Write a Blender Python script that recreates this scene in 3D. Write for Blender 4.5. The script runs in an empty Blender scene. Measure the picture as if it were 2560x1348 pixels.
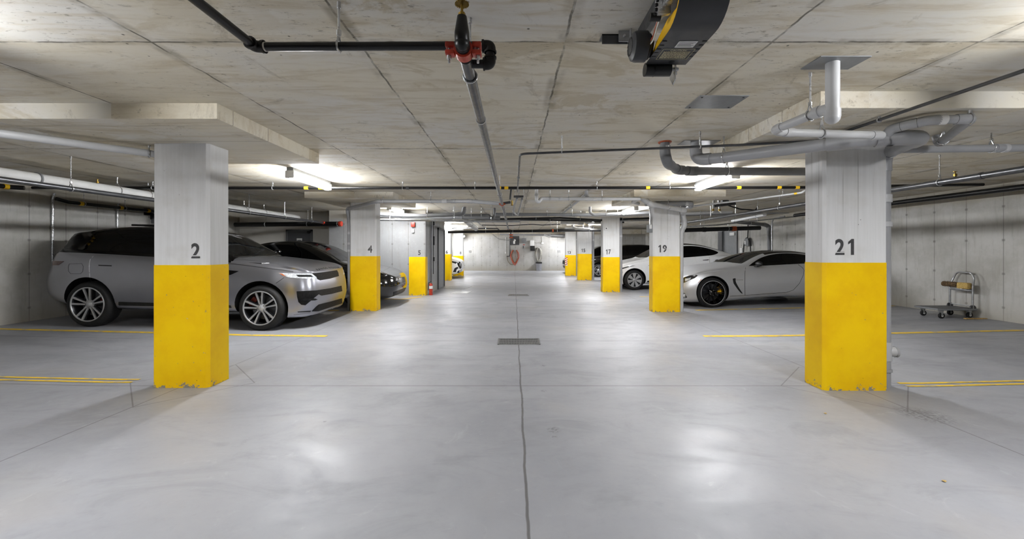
import bpy, bmesh, math, random
from mathutils import Vector, Matrix
from mathutils.bvhtree import BVHTree
random.seed(7)
sc = bpy.context.scene
COL = sc.collection
# ------------------------------------------------------------------ camera
F = 14 / 36 * 2560; CX = 1284.0; CY = 625.0; EYE = 1.41
cam = bpy.data.objects.new('camera', bpy.data.cameras.new('camera'))
COL.objects.link(cam); sc.camera = cam
cam.location = (0, 0, EYE); cam.rotation_euler = (math.pi / 2, 0, 0)
cam.data.lens = 14; cam.data.sensor_width = 36; cam.data.sensor_fit = 'HORIZONTAL'
cam.data.shift_x = -4 / 2560; cam.data.shift_y = -49 / 2560
cam.data.clip_start = 0.05; cam.data.clip_end = 200
# ------------------------------------------------------------------ world, exposure, lamp strength
w = bpy.data.worlds.new('world'); sc.world = w; w.use_nodes = True
w.node_tree.nodes['Background'].inputs[0].default_value = (0.5, 0.5, 0.5, 1)
w.node_tree.nodes['Background'].inputs[1].default_value = 0.02
sc.view_settings.view_transform = 'Standard'; sc.view_settings.look = 'None'
sc.view_settings.exposure = 0.0; sc.view_settings.gamma = 1.0
sc.view_settings.use_curve_mapping = False
try:
    sc.cycles.use_denoising = True; sc.cycles.max_bounces = 6; sc.cycles.diffuse_bounces = 4; sc.cycles.glossy_bounces = 3; sc.cycles.transmission_bounces = 0
    sc.cycles.use_adaptive_sampling = True; sc.cycles.adaptive_threshold = 0.1; sc.cycles.use_light_tree = True; sc.cycles.caustics_reflective = False; sc.cycles.caustics_refractive = False
    sc.cycles.sample_clamp_indirect = 8
except Exception: pass
LAMP = 215.0           # radiance of the tube lamps' diffusers
# ------------------------------------------------------------------ measuring helpers
CEIL = 2.63; DROP = 2.50
XL, XR, YF, YB = -8.88, 8.98, 27.1, -10.0
def fz(x): return 0.022 * max(0.0, abs(x) - 4.3)
def at(px, py, Y): return Vector(((px - CX) / F * Y, Y, EYE - (py - CY) / F * Y))
def atz(px, py, Z): return at(px, py, F * (Z - EYE) / (CY - py))
def atx(px, py, X): return at(px, py, F * X / (px - CX))
# ------------------------------------------------------------------ materials
def lin(c):
    if isinstance(c, str):
        c = tuple(int(c[i:i + 2], 16) for i in (1, 3, 5))
    f = lambda v: v / 12.92 if v <= 0.04045 else ((v + 0.055) / 1.055) ** 2.4
    return tuple(f(v / 255) for v in c) + (1.0,)
class NT:
    def __init__(s, name):
        s.m = bpy.data.materials.new(name); s.m.use_nodes = True
        s.t = s.m.node_tree; s.t.nodes.clear()
        s.out = s.t.nodes.new('ShaderNodeOutputMaterial')
        s.b = s.t.nodes.new('ShaderNodeBsdfPrincipled')
        s.t.links.new(s.b.outputs[0], s.out.inputs[0])
        s.co = s.t.nodes.new('ShaderNodeTexCoord').outputs['Object']
    def put(s, sock, v):
        if hasattr(v, 'is_output'): s.t.links.new(v, sock)
        else: sock.default_value = v
    def bs(s, **k):
        for a, v in k.items(): s.put(s.b.inputs[a.replace('_', ' ')], v)
    def math(s, op, a, b=0.0, c=0.0, clamp=False):
        n = s.t.nodes.new('ShaderNodeMath'); n.operation = op; n.use_clamp = clamp
        s.put(n.inputs[0], a); s.put(n.inputs[1], b); s.put(n.inputs[2], c); return n.outputs[0]
    def mix(s, f, a, b, mode='MIX'):
        n = s.t.nodes.new('ShaderNodeMix'); n.data_type = 'RGBA'; n.blend_type = mode
        s.put(n.inputs[0], f); s.put(n.inputs[6], a); s.put(n.inputs[7], b); return n.outputs[2]
    def scale(s, v, sc3):
        n = s.t.nodes.new('ShaderNodeMapping'); s.put(n.inputs[0], v); n.inputs[3].default_value = sc3; return n.outputs[0]
    def noise(s, sc_, det=4, rough=0.55, vec=None, dist=0.0):
        n = s.t.nodes.new('ShaderNodeTexNoise'); s.put(n.inputs['Vector'], vec or s.co)
        n.inputs['Scale'].default_value = sc_; n.inputs['Detail'].default_value = det
        n.inputs['Roughness'].default_value = rough; n.inputs['Distortion'].default_value = dist
        return n.outputs[0]
    def voro(s, sc_, vec=None):
        n = s.t.nodes.new('ShaderNodeTexVoronoi'); s.put(n.inputs['Vector'], vec or s.co)
        n.inputs['Scale'].default_value = sc_; return n.outputs['Distance'], n.outputs['Color']
    def rng(s, v, a, b, c=0.0, d=1.0, smooth=True):
        n = s.t.nodes.new('ShaderNodeMapRange'); n.interpolation_type = 'SMOOTHSTEP' if smooth else 'LINEAR'
        s.put(n.inputs[0], v); n.inputs[1].default_value = a; n.inputs[2].default_value = b
        n.inputs[3].default_value = c; n.inputs[4].default_value = d; return n.outputs[0]
    def sep(s, v=None):
        n = s.t.nodes.new('ShaderNodeSeparateXYZ'); s.put(n.inputs[0], v or s.co); return n.outputs
    def white(s, a, b):
        n = s.t.nodes.new('ShaderNodeCombineXYZ'); s.put(n.inputs[0], a); s.put(n.inputs[1], b)
        q = s.t.nodes.new('ShaderNodeTexWhiteNoise'); s.t.links.new(n.outputs[0], q.inputs[0]); return q.outputs[0]
    def line(s, v, off, per, wid):          # 1 on a line every `per`
        f = s.math('FRACT', s.math('DIVIDE', s.math('SUBTRACT', v, off), per))
        d = s.math('MULTIPLY', s.math('MINIMUM', f, s.math('SUBTRACT', 1.0, f)), per)
        return s.rng(d, wid * 0.4, wid, 1.0, 0.0)
    def at_line(s, v, p, wid):              # 1 near v == p
        d = s.math('ABSOLUTE', s.math('SUBTRACT', v, p)); return s.rng(d, wid * 0.4, wid, 1.0, 0.0)
    def bump(s, h, st=0.3, dist=0.01):
        n = s.t.nodes.new('ShaderNodeBump'); n.inputs['Strength'].default_value = st
        n.inputs['Distance'].default_value = dist; s.put(n.inputs['Height'], h)
        s.t.links.new(n.outputs[0], s.b.inputs['Normal'])
def pm(name, col, rough=0.5, metal=0.0, var=0.06, nsc=9.0, coat=0.0, spec=None):
    rv = 0.05 if var > 0.035 else 0.0
    n = NT(name); c = lin(col)
    k = n.rng(n.noise(nsc, 3), 0.3, 0.7, 1 - var, 1 + var)
    cc = n.t.nodes.new('ShaderNodeMix'); cc.data_type = 'RGBA'; cc.blend_type = 'MULTIPLY'
    cc.inputs[0].default_value = 1.0; cc.inputs[6].default_value = c
    g = n.t.nodes.new('ShaderNodeCombineColor')
    for i in range(3): n.t.links.new(k, g.inputs[i])
    n.t.links.new(g.outputs[0], cc.inputs[7])
    n.bs(Base_Color=cc.outputs[2], Metallic=metal, Roughness=n.rng(n.noise(nsc * 2.3, 2), 0.3, 0.7, max(0.02, rough - rv), min(1, rough + rv)))
    if coat: n.bs(Coat_Weight=coat, Coat_Roughness=0.04)
    if spec is not None: n.b.inputs['Specular IOR Level'].default_value = spec
    return n.m
def emis(name, col, st):
    n = NT(name); n.bs(Base_Color=lin('#f4f4f0'), Roughness=0.4, Emission_Color=lin(col), Emission_Strength=st); return n.m

def m_ceiling(name='ceiling_concrete', seams=True):
    n = NT(name); X, Y, Z = n.sep()
    px = n.math('DIVIDE', n.math('SUBTRACT', X, 0.30), 1.215); py = n.math('DIVIDE', n.math('SUBTRACT', Y, 2.335), 2.465)
    fx, fy = n.math('FLOOR', px), n.math('FLOOR', py)
    pan = n.white(fx, fy); pan2 = n.white(n.math('ADD', fx, 7.3), n.math('ADD', fy, 3.1))
    cmb = n.t.nodes.new('ShaderNodeCombineXYZ'); n.put(cmb.inputs[2], n.math('MULTIPLY', pan, 9.0))
    va = n.t.nodes.new('ShaderNodeVectorMath'); va.operation = 'ADD'; n.put(va.inputs[0], n.co); n.put(va.inputs[1], cmb.outputs[0]); pv = va.outputs[0]
    a = n.noise(0.9, 6, 0.62, pv); g = n.noise(3.2, 7, 0.72, n.scale(pv, (0.4, 2.4, 1)), 0.8)
    fine = n.noise(26, 4, 0.7)
    c = n.mix(n.rng(a, 0.38, 0.62), lin('#ded7c5'), lin('#dbd8d0'))
    c = n.mix(n.math('MULTIPLY', n.rng(g, 0.45, 0.68), 0.75), c, lin('#c2b59b'))
    blot = n.noise(1.1, 6, 0.68, n.scale(pv, (0.7, 1.5, 1)), 1.4)
    c = n.mix(n.math('MULTIPLY', n.rng(blot, 0.53, 0.60), n.rng(pan2, 0.25, 1.0, 0.1, 0.7)), c, lin('#baac8d'))
    c = n.mix(n.math('MULTIPLY', n.rng(n.noise(2.3, 7, 0.75, pv, 0.8), 0.57, 0.70), 0.6), c, lin('#948b78'))
    scr = n.noise(13, 5, 0.75, n.scale(pv, (1.0, 3.0, 1)), 0.4)
    c = n.mix(n.math('MULTIPLY', n.math('MULTIPLY', n.rng(scr, 0.56, 0.68), n.rng(n.noise(0.8, 3, 0.5, pv), 0.45, 0.6)), 0.7), c, lin('#7d7564'))
    c = n.mix(n.rng(pan, 0, 1, 0.0, 0.34), c, lin('#beb39b'))
    c = n.mix(n.math('MULTIPLY', n.rng(fine, 0.5, 0.75), 0.2), c, lin('#d6d0c2'))
    d, _ = n.voro(7.0); pit = n.math('MULTIPLY', n.rng(d, 0.03, 0.07, 1, 0), n.rng(n.noise(2.0, 2), 0.48, 0.56))
    c = n.mix(n.math('MULTIPLY', pit, 0.85), c, lin('#3c362c'))
    h = n.math('ADD', n.math('MULTIPLY', fine, 0.25), n.math('MULTIPLY', g, 0.4))
    if seams:
        wob = n.math('MULTIPLY', n.math('SUBTRACT', n.noise(6, 3), 0.5), 0.03)
        s1 = n.line(n.math('ADD', X, wob), 0.30, 1.215, 0.010); s2 = n.line(n.math('ADD', Y, wob), 2.335, 2.465, 0.011)
        halo = n.math('MAXIMUM', n.line(X, 0.30, 1.215, 0.07), n.line(Y, 2.335, 2.465, 0.05))
        c = n.mix(n.math('MULTIPLY', n.math('MULTIPLY', halo, n.rng(n.noise(2.2, 5, 0.6), 0.45, 0.65)), 0.5), c, lin('#74694f'))
        seam = n.math('MAXIMUM', s1, s2); brk = n.rng(n.noise(3.5, 5, 0.7), 0.35, 0.58, 0.12, 1.0)
        c = n.mix(n.math('MULTIPLY', n.math('MULTIPLY', seam, brk), 0.8), c, lin('#453f33'))
        h = n.math('SUBTRACT', h, n.math('MULTIPLY', seam, 0.8))
    else:
        ln = n.math('MULTIPLY', n.math('MAXIMUM', n.at_line(Y, 4.0, 0.006), n.at_line(Y, 3.5, 0.005)), 0.7); c = n.mix(ln, c, lin('#6b6351'))
    n.bs(Base_Color=c, Roughness=0.82); n.bump(fine, 0.12, 0.004)
    return n.m
def m_wall(name, axis, base, dark, per=0.6, off=0.1):
    n = NT(name); X, Y, Z = n.sep(); u = X if axis == 'x' else Y
    c = n.mix(n.rng(n.noise(1.1, 6, 0.62), 0.36, 0.66), lin(base), lin(dark))
    st = n.noise(5, 5, 0.65, n.scale(n.co, (3, 3, 0.35)))
    c = n.mix(n.math('MULTIPLY', n.rng(st, 0.5, 0.74), 0.35), c, lin('#8d887e'))
    c = n.mix(n.math('MULTIPLY', n.rng(n.noise(14, 4, 0.7), 0.54, 0.74), 0.14), c, lin('#cfcecb'))
    seam = n.line(u, off, per, 0.010)
    c = n.mix(n.math('MULTIPLY', seam, 0.55), c, lin('#5d5a54'))
    hole = n.math('MULTIPLY', n.line(u, off, per, 0.035), n.line(Z, 0.35, 0.62, 0.03))
    c = n.mix(n.math('MULTIPLY', hole, 0.5), c, lin('#55524c'))
    low = n.rng(n.math('ADD', Z, n.math('MULTIPLY', n.math('SUBTRACT', n.noise(2.2, 4), 0.5), 0.7)), 0.0, 0.5, 0.55, 0.0)
    c = n.mix(low, c, lin('#9b9484'))
    top = n.rng(n.math('ADD', Z, n.math('MULTIPLY', n.math('SUBTRACT', n.noise(2.6, 5), 0.5), 0.25)), 2.28, 2.42, 0.0, 0.5)
    c = n.mix(top, c, lin('#a29985'))
    n.bs(Base_Color=c, Roughness=0.78)
    return n.m
COLS = {}    # number: (x0, x1, y0, y1)
COLS['2'] = (-3.695, -3.12, 4.07, 4.38); COLS['4'] = (-3.775, -3.165, 9.17, 9.47)
COLS['21'] = (3.11, 3.755, 3.99, 4.27); COLS['19'] = (3.165, 3.785, 9.03, 9.31)
COLS['17'] = (2.975, 3.545, 13.27, 13.6); COLS['15'] = (2.99, 3.63, 18.47, 18.8)
COLS['13'] = (2.82, 3.39, 21.6, 21.9); COLS['6'] = (-3.19, -2.9, 18.3, 18.75); COLS['8'] = (-3.31, -2.75, 21.7, 22.0)
def m_floor():
    n = NT('floor_concrete'); X, Y, Z = n.sep()
    big = n.noise(0.55, 6, 0.6); mid = n.noise(1.6, 6, 0.66, n.scale(n.co, (0.8, 1.6, 1)), 0.7); fine = n.noise(18, 5, 0.7)
    c = n.mix(n.rng(big, 0.36, 0.64), lin('#9a9b9f'), lin('#8d8e93'))
    c = n.mix(n.math('MULTIPLY', n.rng(mid, 0.5, 0.72), 0.5), c, lin('#7f8083'))
    c = n.mix(n.math('MULTIPLY', n.rng(n.noise(3.1, 7, 0.72, None, 1.5), 0.58, 0.76), 0.45), c, lin('#b4b5b8'))
    c = n.mix(n.math('MULTIPLY', n.rng(fine, 0.52, 0.8), 0.18), c, lin('#7d7d7e'))
    warm = n.rng(n.noise(0.8, 3), 0.55, 0.7); c = n.mix(n.math('MULTIPLY', warm, 0.16), c, lin('#a59b88'))
    out = n.rng(n.math('ABSOLUTE', X), 4.0, 7.0); stain = n.math('MULTIPLY', n.rng(n.noise(1.1, 4, 0.6, n.scale(n.co, (0.5, 1.3, 1))), 0.45, 0.68), out)
    c = n.mix(n.math('MULTIPLY', stain, 0.4), c, lin('#68686b'))
    wob = n.math('MULTIPLY', n.math('SUBTRACT', n.noise(1.5, 4), 0.5), 0.05)
    jl = n.at_line(n.math('ADD', X, wob), 0.075, 0.012)
    for v in (-3.42, 3.5): jl = n.math('MAXIMUM', jl, n.math('MULTIPLY', n.at_line(X, v, 0.009), 0.8))
    for v in (-0.5, 4.13, 6.17, 9.2, 12.5, 18.6, 23.0): jl = n.math('MAXIMUM', jl, n.math('MULTIPLY', n.at_line(Y, v, 0.010), 0.95))
    for k in ('2', '4', '19', '21'):
        a = COLS[k]; cx, cy = (a[0] + a[1]) / 2, (a[2] + a[3]) / 2
        d = n.math('ADD', n.math('ABSOLUTE', n.math('SUBTRACT', X, cx)), n.math('ABSOLUTE', n.math('SUBTRACT', Y, cy)))
        jl = n.math('MAXIMUM', jl, n.math('MULTIPLY', n.at_line(d, 0.66, 0.011), 0.75))
    c = n.mix(n.math('MULTIPLY', jl, 0.75), c, lin('#4a4845'))
    # a few dropped-dirt marks near the aisle's middle
    for (sx, sy, r) in ((0.316, 3.12, 0.07), (0.31, 3.0, 0.03), (0.36, 4.85, 0.05), (0.30, 3.98, 0.04), (-1.55, 3.27, 0.02), (3.5, 3.4, 0.25), (6.0, 3.6, 0.25)):
        d = n.math('SQRT', n.math('ADD', n.math('POWER', n.math('SUBTRACT', X, sx), 2.0), n.math('POWER', n.math('SUBTRACT', Y, sy), 2.0)))
        c = n.mix(n.math('MULTIPLY', n.math('MULTIPLY', n.rng(d, r * 0.3, r, 1, 0), n.rng(n.noise(40, 3), 0.4, 0.6)), 0.6), c, lin('#4c4c4c'))
    n.bs(Base_Color=c, Roughness=n.math('ADD', n.rng(mid, 0.3, 0.7, 0.33, 0.48), n.math('MULTIPLY', fine, 0.12)))
    n.b.inputs['Specular IOR Level'].default_value = 0.5
    n.bump(n.math('ADD', n.math('MULTIPLY', n.noise(2.2, 3, 0.6), 1.2), n.math('MULTIPLY', n.noise(9, 3, 0.6), 0.3)), 0.22, 0.012)
    return n.m
def m_column():
    n = NT('column_concrete'); X, Y, Z = n.sep()
    st = n.noise(8, 5, 0.65, n.scale(n.co, (3, 3, 0.12)))
    c = n.mix(n.rng(st, 0.3, 0.72), lin('#dbdbdb'), lin('#d1d1d0'))
    c = n.mix(n.math('MULTIPLY', n.rng(n.noise(2.5, 5), 0.5, 0.7), 0.35), c, lin('#bdb9b0'))
    dr = n.noise(26, 2, 0.5, n.scale(n.co, (1, 1, 0.02)))
    c = n.mix(n.math('MULTIPLY', n.math('MULTIPLY', n.rng(dr, 0.67, 0.71), n.rng(Z, 1.3, 2.4)), 0.5), c, lin('#6f6d68'))
    d, _ = n.voro(9.0); pit = n.math('MULTIPLY', n.rng(d, 0.03, 0.06, 1, 0), n.rng(n.noise(3.0, 2), 0.5, 0.6))
    c = n.mix(n.math('MULTIPLY', pit, 0.7), c, lin('#5a5852'))
    n.bs(Base_Color=c, Roughness=0.75); return n.m
def m_yellow():
    n = NT('yellow_paint'); X, Y, Z = n.sep()
    c = n.mix(n.rng(n.noise(2.4, 5, 0.6), 0.35, 0.68), lin('#f6cb00'), lin('#ecbb00'))
    d, _ = n.voro(11.0); pit = n.math('MULTIPLY', n.rng(d, 0.035, 0.07, 1, 0), n.rng(n.noise(4.0, 2), 0.52, 0.6))
    c = n.mix(n.math('MULTIPLY', pit, 0.75), c, lin('#6f5a08'))
    low = n.rng(Z, 0.0, 0.12, 1.0, 0.0)
    chip = n.rng(n.math('ADD', n.noise(16, 5, 0.7), n.math('MULTIPLY', low, 0.17)), 0.68, 0.72)
    c = n.mix(chip, c, lin('#8a8578'))
    n.b.inputs['Specular IOR Level'].default_value = 0.25; n.bs(Base_Color=c, Roughness=0.5); return n.m
def m_line():
    n = NT('line_paint'); c = n.mix(n.rng(n.noise(7, 5, 0.7), 0.48, 0.66), lin('#e2bc35'), lin('#a49a7c'))
    n.bs(Base_Color=c, Roughness=0.5); return n.m
def m_mesh(name, sc_):
    n = NT(name); d, _ = n.voro(sc_); c = n.mix(n.rng(d, 0.25, 0.45), lin('#020202'), lin('#0e0e0f'))
    n.b.inputs['Specular IOR Level'].default_value = 0.2; n.bs(Base_Color=c, Roughness=0.5); n.bump(d, 0.3, 0.004); return n.m

M = dict(
    ceil=m_ceiling(), drop=m_ceiling('drop_panel_concrete', False), floor=m_floor(), col=m_column(), yel=m_yellow(), line=m_line(),
    wl=m_wall('wall_side_concrete', 'y', '#bdbcb8', '#a5a39c'), wf=m_wall('wall_end_concrete', 'x', '#b5b5b3', '#a5a39e', 0.575, 0.12),
    core=m_wall('core_concrete', 'x', '#9b9c9d', '#909090', 0.5, 0.25), coreside=m_wall('core_side_concrete', 'y', '#a9a9a8', '#97969a', 0.35, 0.1),
    plaster=pm('plaster', '#d9d5cd', 0.7, var=0.05, nsc=1.5),
    stencil=pm('stencil_paint', '#3b3b3c', 0.6, var=0.2, nsc=30), white=pm('white_plastic', '#dcdcda', 0.45),
    pvc=pm('grey_pvc', '#9b9c9e', 0.38, var=0.05, nsc=5), pvcl=pm('light_pvc', '#b9babb', 0.36, var=0.05, nsc=5),
    pvcd=pm('dark_pvc', '#6f7072', 0.42, var=0.06, nsc=5), duct=pm('white_pipe', '#c9c9c7', 0.4, var=0.05, nsc=4),
    steel=pm('galvanised_steel', '#a2a3a4', 0.34, 0.75, var=0.14, nsc=14), zinc=pm('zinc', '#c5c6c7', 0.3, 0.8, var=0.1, nsc=20),
    gsteel=pm('dark_steel', '#4f5052', 0.34, 0.7, var=0.14, nsc=10), black=pm('black_pipe', '#0d0d0e', 0.35, 0.1, var=0.2, nsc=12),
    iron=pm('cast_iron', '#191614', 0.5, 0.3, var=0.25, nsc=25), tape=pm('tape_white', '#d9d6cb', 0.6),
    red=pm('red_paint', '#ad3522', 0.4, var=0.2, nsc=22), rust=pm('rust_orange', '#a1471c', 0.55, var=0.3, nsc=25), brass=pm('brass', '#8f7535', 0.4, 0.8, var=0.25, nsc=25),
    tag=pm('yellow_tag', '#e6b81c', 0.5), tagw=pm('cream_tag', '#cfc6a4', 0.6),
    rubber=pm('tyre_rubber', '#101011', 0.75, var=0.15, nsc=30), alloy=pm('alloy', '#b4b5b7', 0.42, 0.55, var=0.04), alloyd=pm('alloy_dark', '#222326', 0.35, 0.6),
    rotor=pm('brake_steel', '#77787a', 0.35, 0.8, var=0.1), calr=pm('caliper_red', '#5c1d10', 0.4), caly=pm('caliper_yellow', '#d9a514', 0.4), blk=pm('black_plastic', '#0b0b0c', 0.5),
    glass=pm('dark_glass', '#020203', 0.04, var=0.0, spec=0.3), glassl=pm('tinted_glass', '#0b0c0d', 0.04, var=0.05),
    gloss=pm('gloss_black', '#030304', 0.1, var=0.0, spec=0.4),
    silver=pm('silver_paint', '#a2a3aa', 0.28, 0.92, var=0.02, nsc=3, coat=0.15), silvs=pm('satin_silver_paint', '#bfc0c3', 0.38, 0.6, var=0.02, nsc=3, coat=0.2),
    whitep=pm('white_car_paint', '#f0f1f2', 0.3, 0.0, var=0.02, coat=0.9), blackp=pm('black_car_paint', '#060607', 0.12, 0.0, var=0.02, coat=1.0),
    dgrey=pm('graphite_car_paint', '#26282b', 0.25, 0.3, var=0.02, coat=1.0),
    lampc=pm('lamp_cluster', '#c3c7cb', 0.25, 0.3, var=0.3, nsc=24, coat=1.0), lampd=pm('lamp_dark', '#26282b', 0.1, 0.4, var=0.5, nsc=20, coat=1.0),
    amber=pm('amber_lens', '#9a4a1c', 0.2, coat=0.8), tail=pm('tail_lens', '#4a120c', 0.15, coat=1.0),
    mesh=m_mesh('grille_mesh', 30), chrome=pm('chrome', '#d4d5d6', 0.1, 1.0, var=0.02), gap=pm('panel_gap', '#161617', 0.6), edge=pm('panel_edge', '#c8c9cc', 0.3, 0.6),
    grey=pm('grey_enamel', '#77797b', 0.45, var=0.05), dgr=pm('dark_grey_enamel', '#3f4043', 0.45, var=0.05), door=pm('door_grey', '#4b4c4e', 0.5, var=0.05, nsc=2), frame=pm('frame_grey', '#5b5c5e', 0.5),
    opbody=pm('operator_black', '#38393b', 0.42, 0.2, var=0.06), opyel=pm('operator_yellow', '#d8a90f', 0.45),
    wood=pm('pale_wood', '#b3935a', 0.7, var=0.2, nsc=30), fur=pm('brown_bristle', '#5a4730', 0.95, var=0.6, nsc=50), sponge=pm('sponge', '#b99c5c', 0.9, var=0.25, nsc=60),
    hose=pm('orange_hose', '#bb4a2c', 0.55), hoseg=pm('grey_hose', '#a7a59d', 0.5), olive=pm('olive_cord', '#6e6442', 0.6), bin=pm('bin_grey', '#8f9096', 0.5),
    lamp=emis('lamp_diffuser', '#fbfcff', LAMP), lampbox=emis('lamp_box_diffuser', '#fbfcff', 190.0),
)
# ------------------------------------------------------------------ mesh builder
class MB:
    def __init__(s): s.bm = bmesh.new(); s.mi = 0
    def _f(s, vs):
        try:
            f = s.bm.faces.new(vs); f.material_index = s.mi; f.smooth = True; return f
        except ValueError: return None
    def box(s, a, b, bev=0.0, mat=None):
        x0, x1 = sorted((a[0], b[0])); y0, y1 = sorted((a[1], b[1])); z0, z1 = sorted((a[2], b[2]))
        vs = [s.bm.verts.new(p) for p in ((x0, y0, z0), (x1, y0, z0), (x1, y1, z0), (x0, y1, z0), (x0, y0, z1), (x1, y0, z1), (x1, y1, z1), (x0, y1, z1))]
        if mat is not None:
            for v in vs: v.co = mat @ v.co
        fs = [s._f([vs[i] for i in q]) for q in ((3, 2, 1, 0), (4, 5, 6, 7), (0, 1, 5, 4), (1, 2, 6, 5), (2, 3, 7, 6), (3, 0, 4, 7))]
        if bev:
            es = list({e for f in fs for e in f.edges})
            r = bmesh.ops.bevel(s.bm, geom=es, offset=bev, segments=2, affect='EDGES', profile=0.6)
            for f in r['faces']: f.material_index = s.mi; f.smooth = True
        return s
    def ring_sweep(s, rings, closed=False, cap=True):
        n = len(rings[0]); k = len(rings)
        for i in range(k if closed else k - 1):
            a, b = rings[i], rings[(i + 1) % k]
            for j in range(n): s._f([a[j], a[(j + 1) % n], b[(j + 1) % n], b[j]])
        if cap and not closed:
            s._f(list(reversed(rings[0]))); s._f(rings[-1])
        return s
    def sweep(s, pts, r, seg=12, closed=False, prof=None):
        pts = [Vector(p) for p in pts]; n = len(pts); rings = []; up = None
        for i, p in enumerate(pts):
            if closed: t = pts[(i + 1) % n] - pts[i - 1]
            else: t = pts[min(i + 1, n - 1)] - pts[max(i - 1, 0)]
            t.normalize()
            if up is None: up = t.orthogonal().normalized() if abs(t.z) > 0.9 else Vector((0, 0, 1))
            up = (up - t * up.dot(t))
            if up.length < 1e-5: up = t.orthogonal()
            up.normalize(); sd = t.cross(up)
            rr = r[i] if isinstance(r, (list, tuple)) else r
            if prof: rings.append([s.bm.verts.new(p + sd * a * rr + up * b * rr) for a, b in prof])
            else: rings.append([s.bm.verts.new(p + (sd * math.cos(2 * math.pi * j / seg) + up * math.sin(2 * math.pi * j / seg)) * rr) for j in range(seg)])
        return s.ring_sweep(rings, closed)
    def cyl(s, a, b, r, seg=14, r2=None): return s.sweep([a, b], [r, r if r2 is None else r2], seg)
    def lathe(s, prof, o, ax=(0, 0, 1), seg=24, closed=False):   # prof: (radius, height)
        o = Vector(o); ax = Vector(ax).normalized(); u = ax.orthogonal().normalized(); v = ax.cross(u); rings = []
        for j in range(seg):
            a = 2 * math.pi * j / seg; d = u * math.cos(a) + v * math.sin(a)
            rings.append([s.bm.verts.new(o + d * r + ax * h) for r, h in prof])
        m = len(prof)
        for j in range(seg):
            a, b = rings[j], rings[(j + 1) % seg]
            for i in range(m if closed else m - 1): s._f([a[i], b[i], b[(i + 1) % m], a[(i + 1) % m]])
        bmesh.ops.remove_doubles(s.bm, verts=s.bm.verts, dist=1e-5); return s
    def prism(s, poly, fn, d):      # poly 2d -> fn(u,v,h); extruded from h=0 to h=d
        a = [s.bm.verts.new(fn(u, v, 0)) for u, v in poly]; b = [s.bm.verts.new(fn(u, v, d)) for u, v in poly]
        n = len(poly); s._f(list(reversed(a))); s._f(b)
        for i in range(n): s._f([a[i], a[(i + 1) % n], b[(i + 1) % n], b[i]])
        return s
    def ball(s, c, r, seg=16, sc3=(1, 1, 1)):
        c = Vector(c); k = seg // 2
        prof = [(math.sin(math.pi * i / k), -math.cos(math.pi * i / k)) for i in range(k + 1)]
        st = len(s.bm.verts); before = set(s.bm.verts)
        s.lathe([(max(p[0], 1e-6) * r, p[1] * r) for p in prof], (0, 0, 0), (0, 0, 1), seg)
        for v in s.bm.verts:
            if v not in before: v.co = Vector((v.co.x * sc3[0], v.co.y * sc3[1], v.co.z * sc3[2])) + c
        return s
def fillet(pts, r, n=6):
    pts = [Vector(p) for p in pts]; out = [pts[0]]; arcs = []
    for i in range(1, len(pts) - 1):
        p, a, b = pts[i], pts[i - 1], pts[i + 1]; u = (a - p); v = (b - p); lu, lv = u.length, v.length
        u.normalize(); v.normalize(); ang = u.angle(v)
        if ang > 3.0: out.append(p); continue
        d = min(r / math.tan(ang / 2), lu * 0.48, lv * 0.48); st = p + u * d; en = p + v * d; arc = []
        for k in range(n + 1):
            t = k / n; arc.append(st * (1 - t) ** 2 + p * 2 * t * (1 - t) + en * t * t)
        out += arc; arcs.append((arc, u, v))
    out.append(pts[-1]); return out, arcs
WM = {}
def build(name, mb, mats, parent=None, sharp=35.0):
    bm = mb.bm if isinstance(mb, MB) else mb
    me = bpy.data.meshes.new(name)
    if parent is not None and parent in WM: bm.transform(WM[parent].inverted())
    bmesh.ops.recalc_face_normals(bm, faces=bm.faces); bm.to_mesh(me); bm.free()
    for m_ in (mats if isinstance(mats, (list, tuple)) else [mats]): me.materials.append(m_)
    me.shade_smooth(); me.set_sharp_from_angle(angle=math.radians(sharp))
    o = bpy.data.objects.new(name, me); COL.objects.link(o)
    if parent is not None:
        o.parent = parent; WM[o] = WM.get(parent, Matrix.Identity(4))
    return o
def thing(name, label, cat, loc=(0, 0, 0), rot=None, group=None):
    o = bpy.data.objects.new(name, None); COL.objects.link(o); o.empty_display_size = 0.1
    m_ = Matrix.Translation(Vector(loc)) @ (rot or Matrix.Identity(4)); o.matrix_world = m_; WM[o] = m_
    o['label'] = label; o['category'] = cat
    if group: o['group'] = group
    return o
def tag(o, label, cat, group=None):
    o['label'] = label; o['category'] = cat
    if group: o['group'] = group
    return o
def solo(name, mb, mats, label, cat, group=None):   # a thing that is one mesh, its origin at its own base
    bm = mb.bm; c = Vector((0, 0, 0)); vs = list(bm.verts)
    c = sum((v.co for v in vs), Vector()) / len(vs); c.z = min(v.co.z for v in vs)
    bm.transform(Matrix.Translation(-c)); o = build(name, mb, mats); o.location = c; return tag(o, label, cat, group)
def struct(name, mb, mats, parent=None):
    o = build(name, mb, mats, parent, 30)
    if parent is None: o['kind'] = 'structure'
    return o
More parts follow.
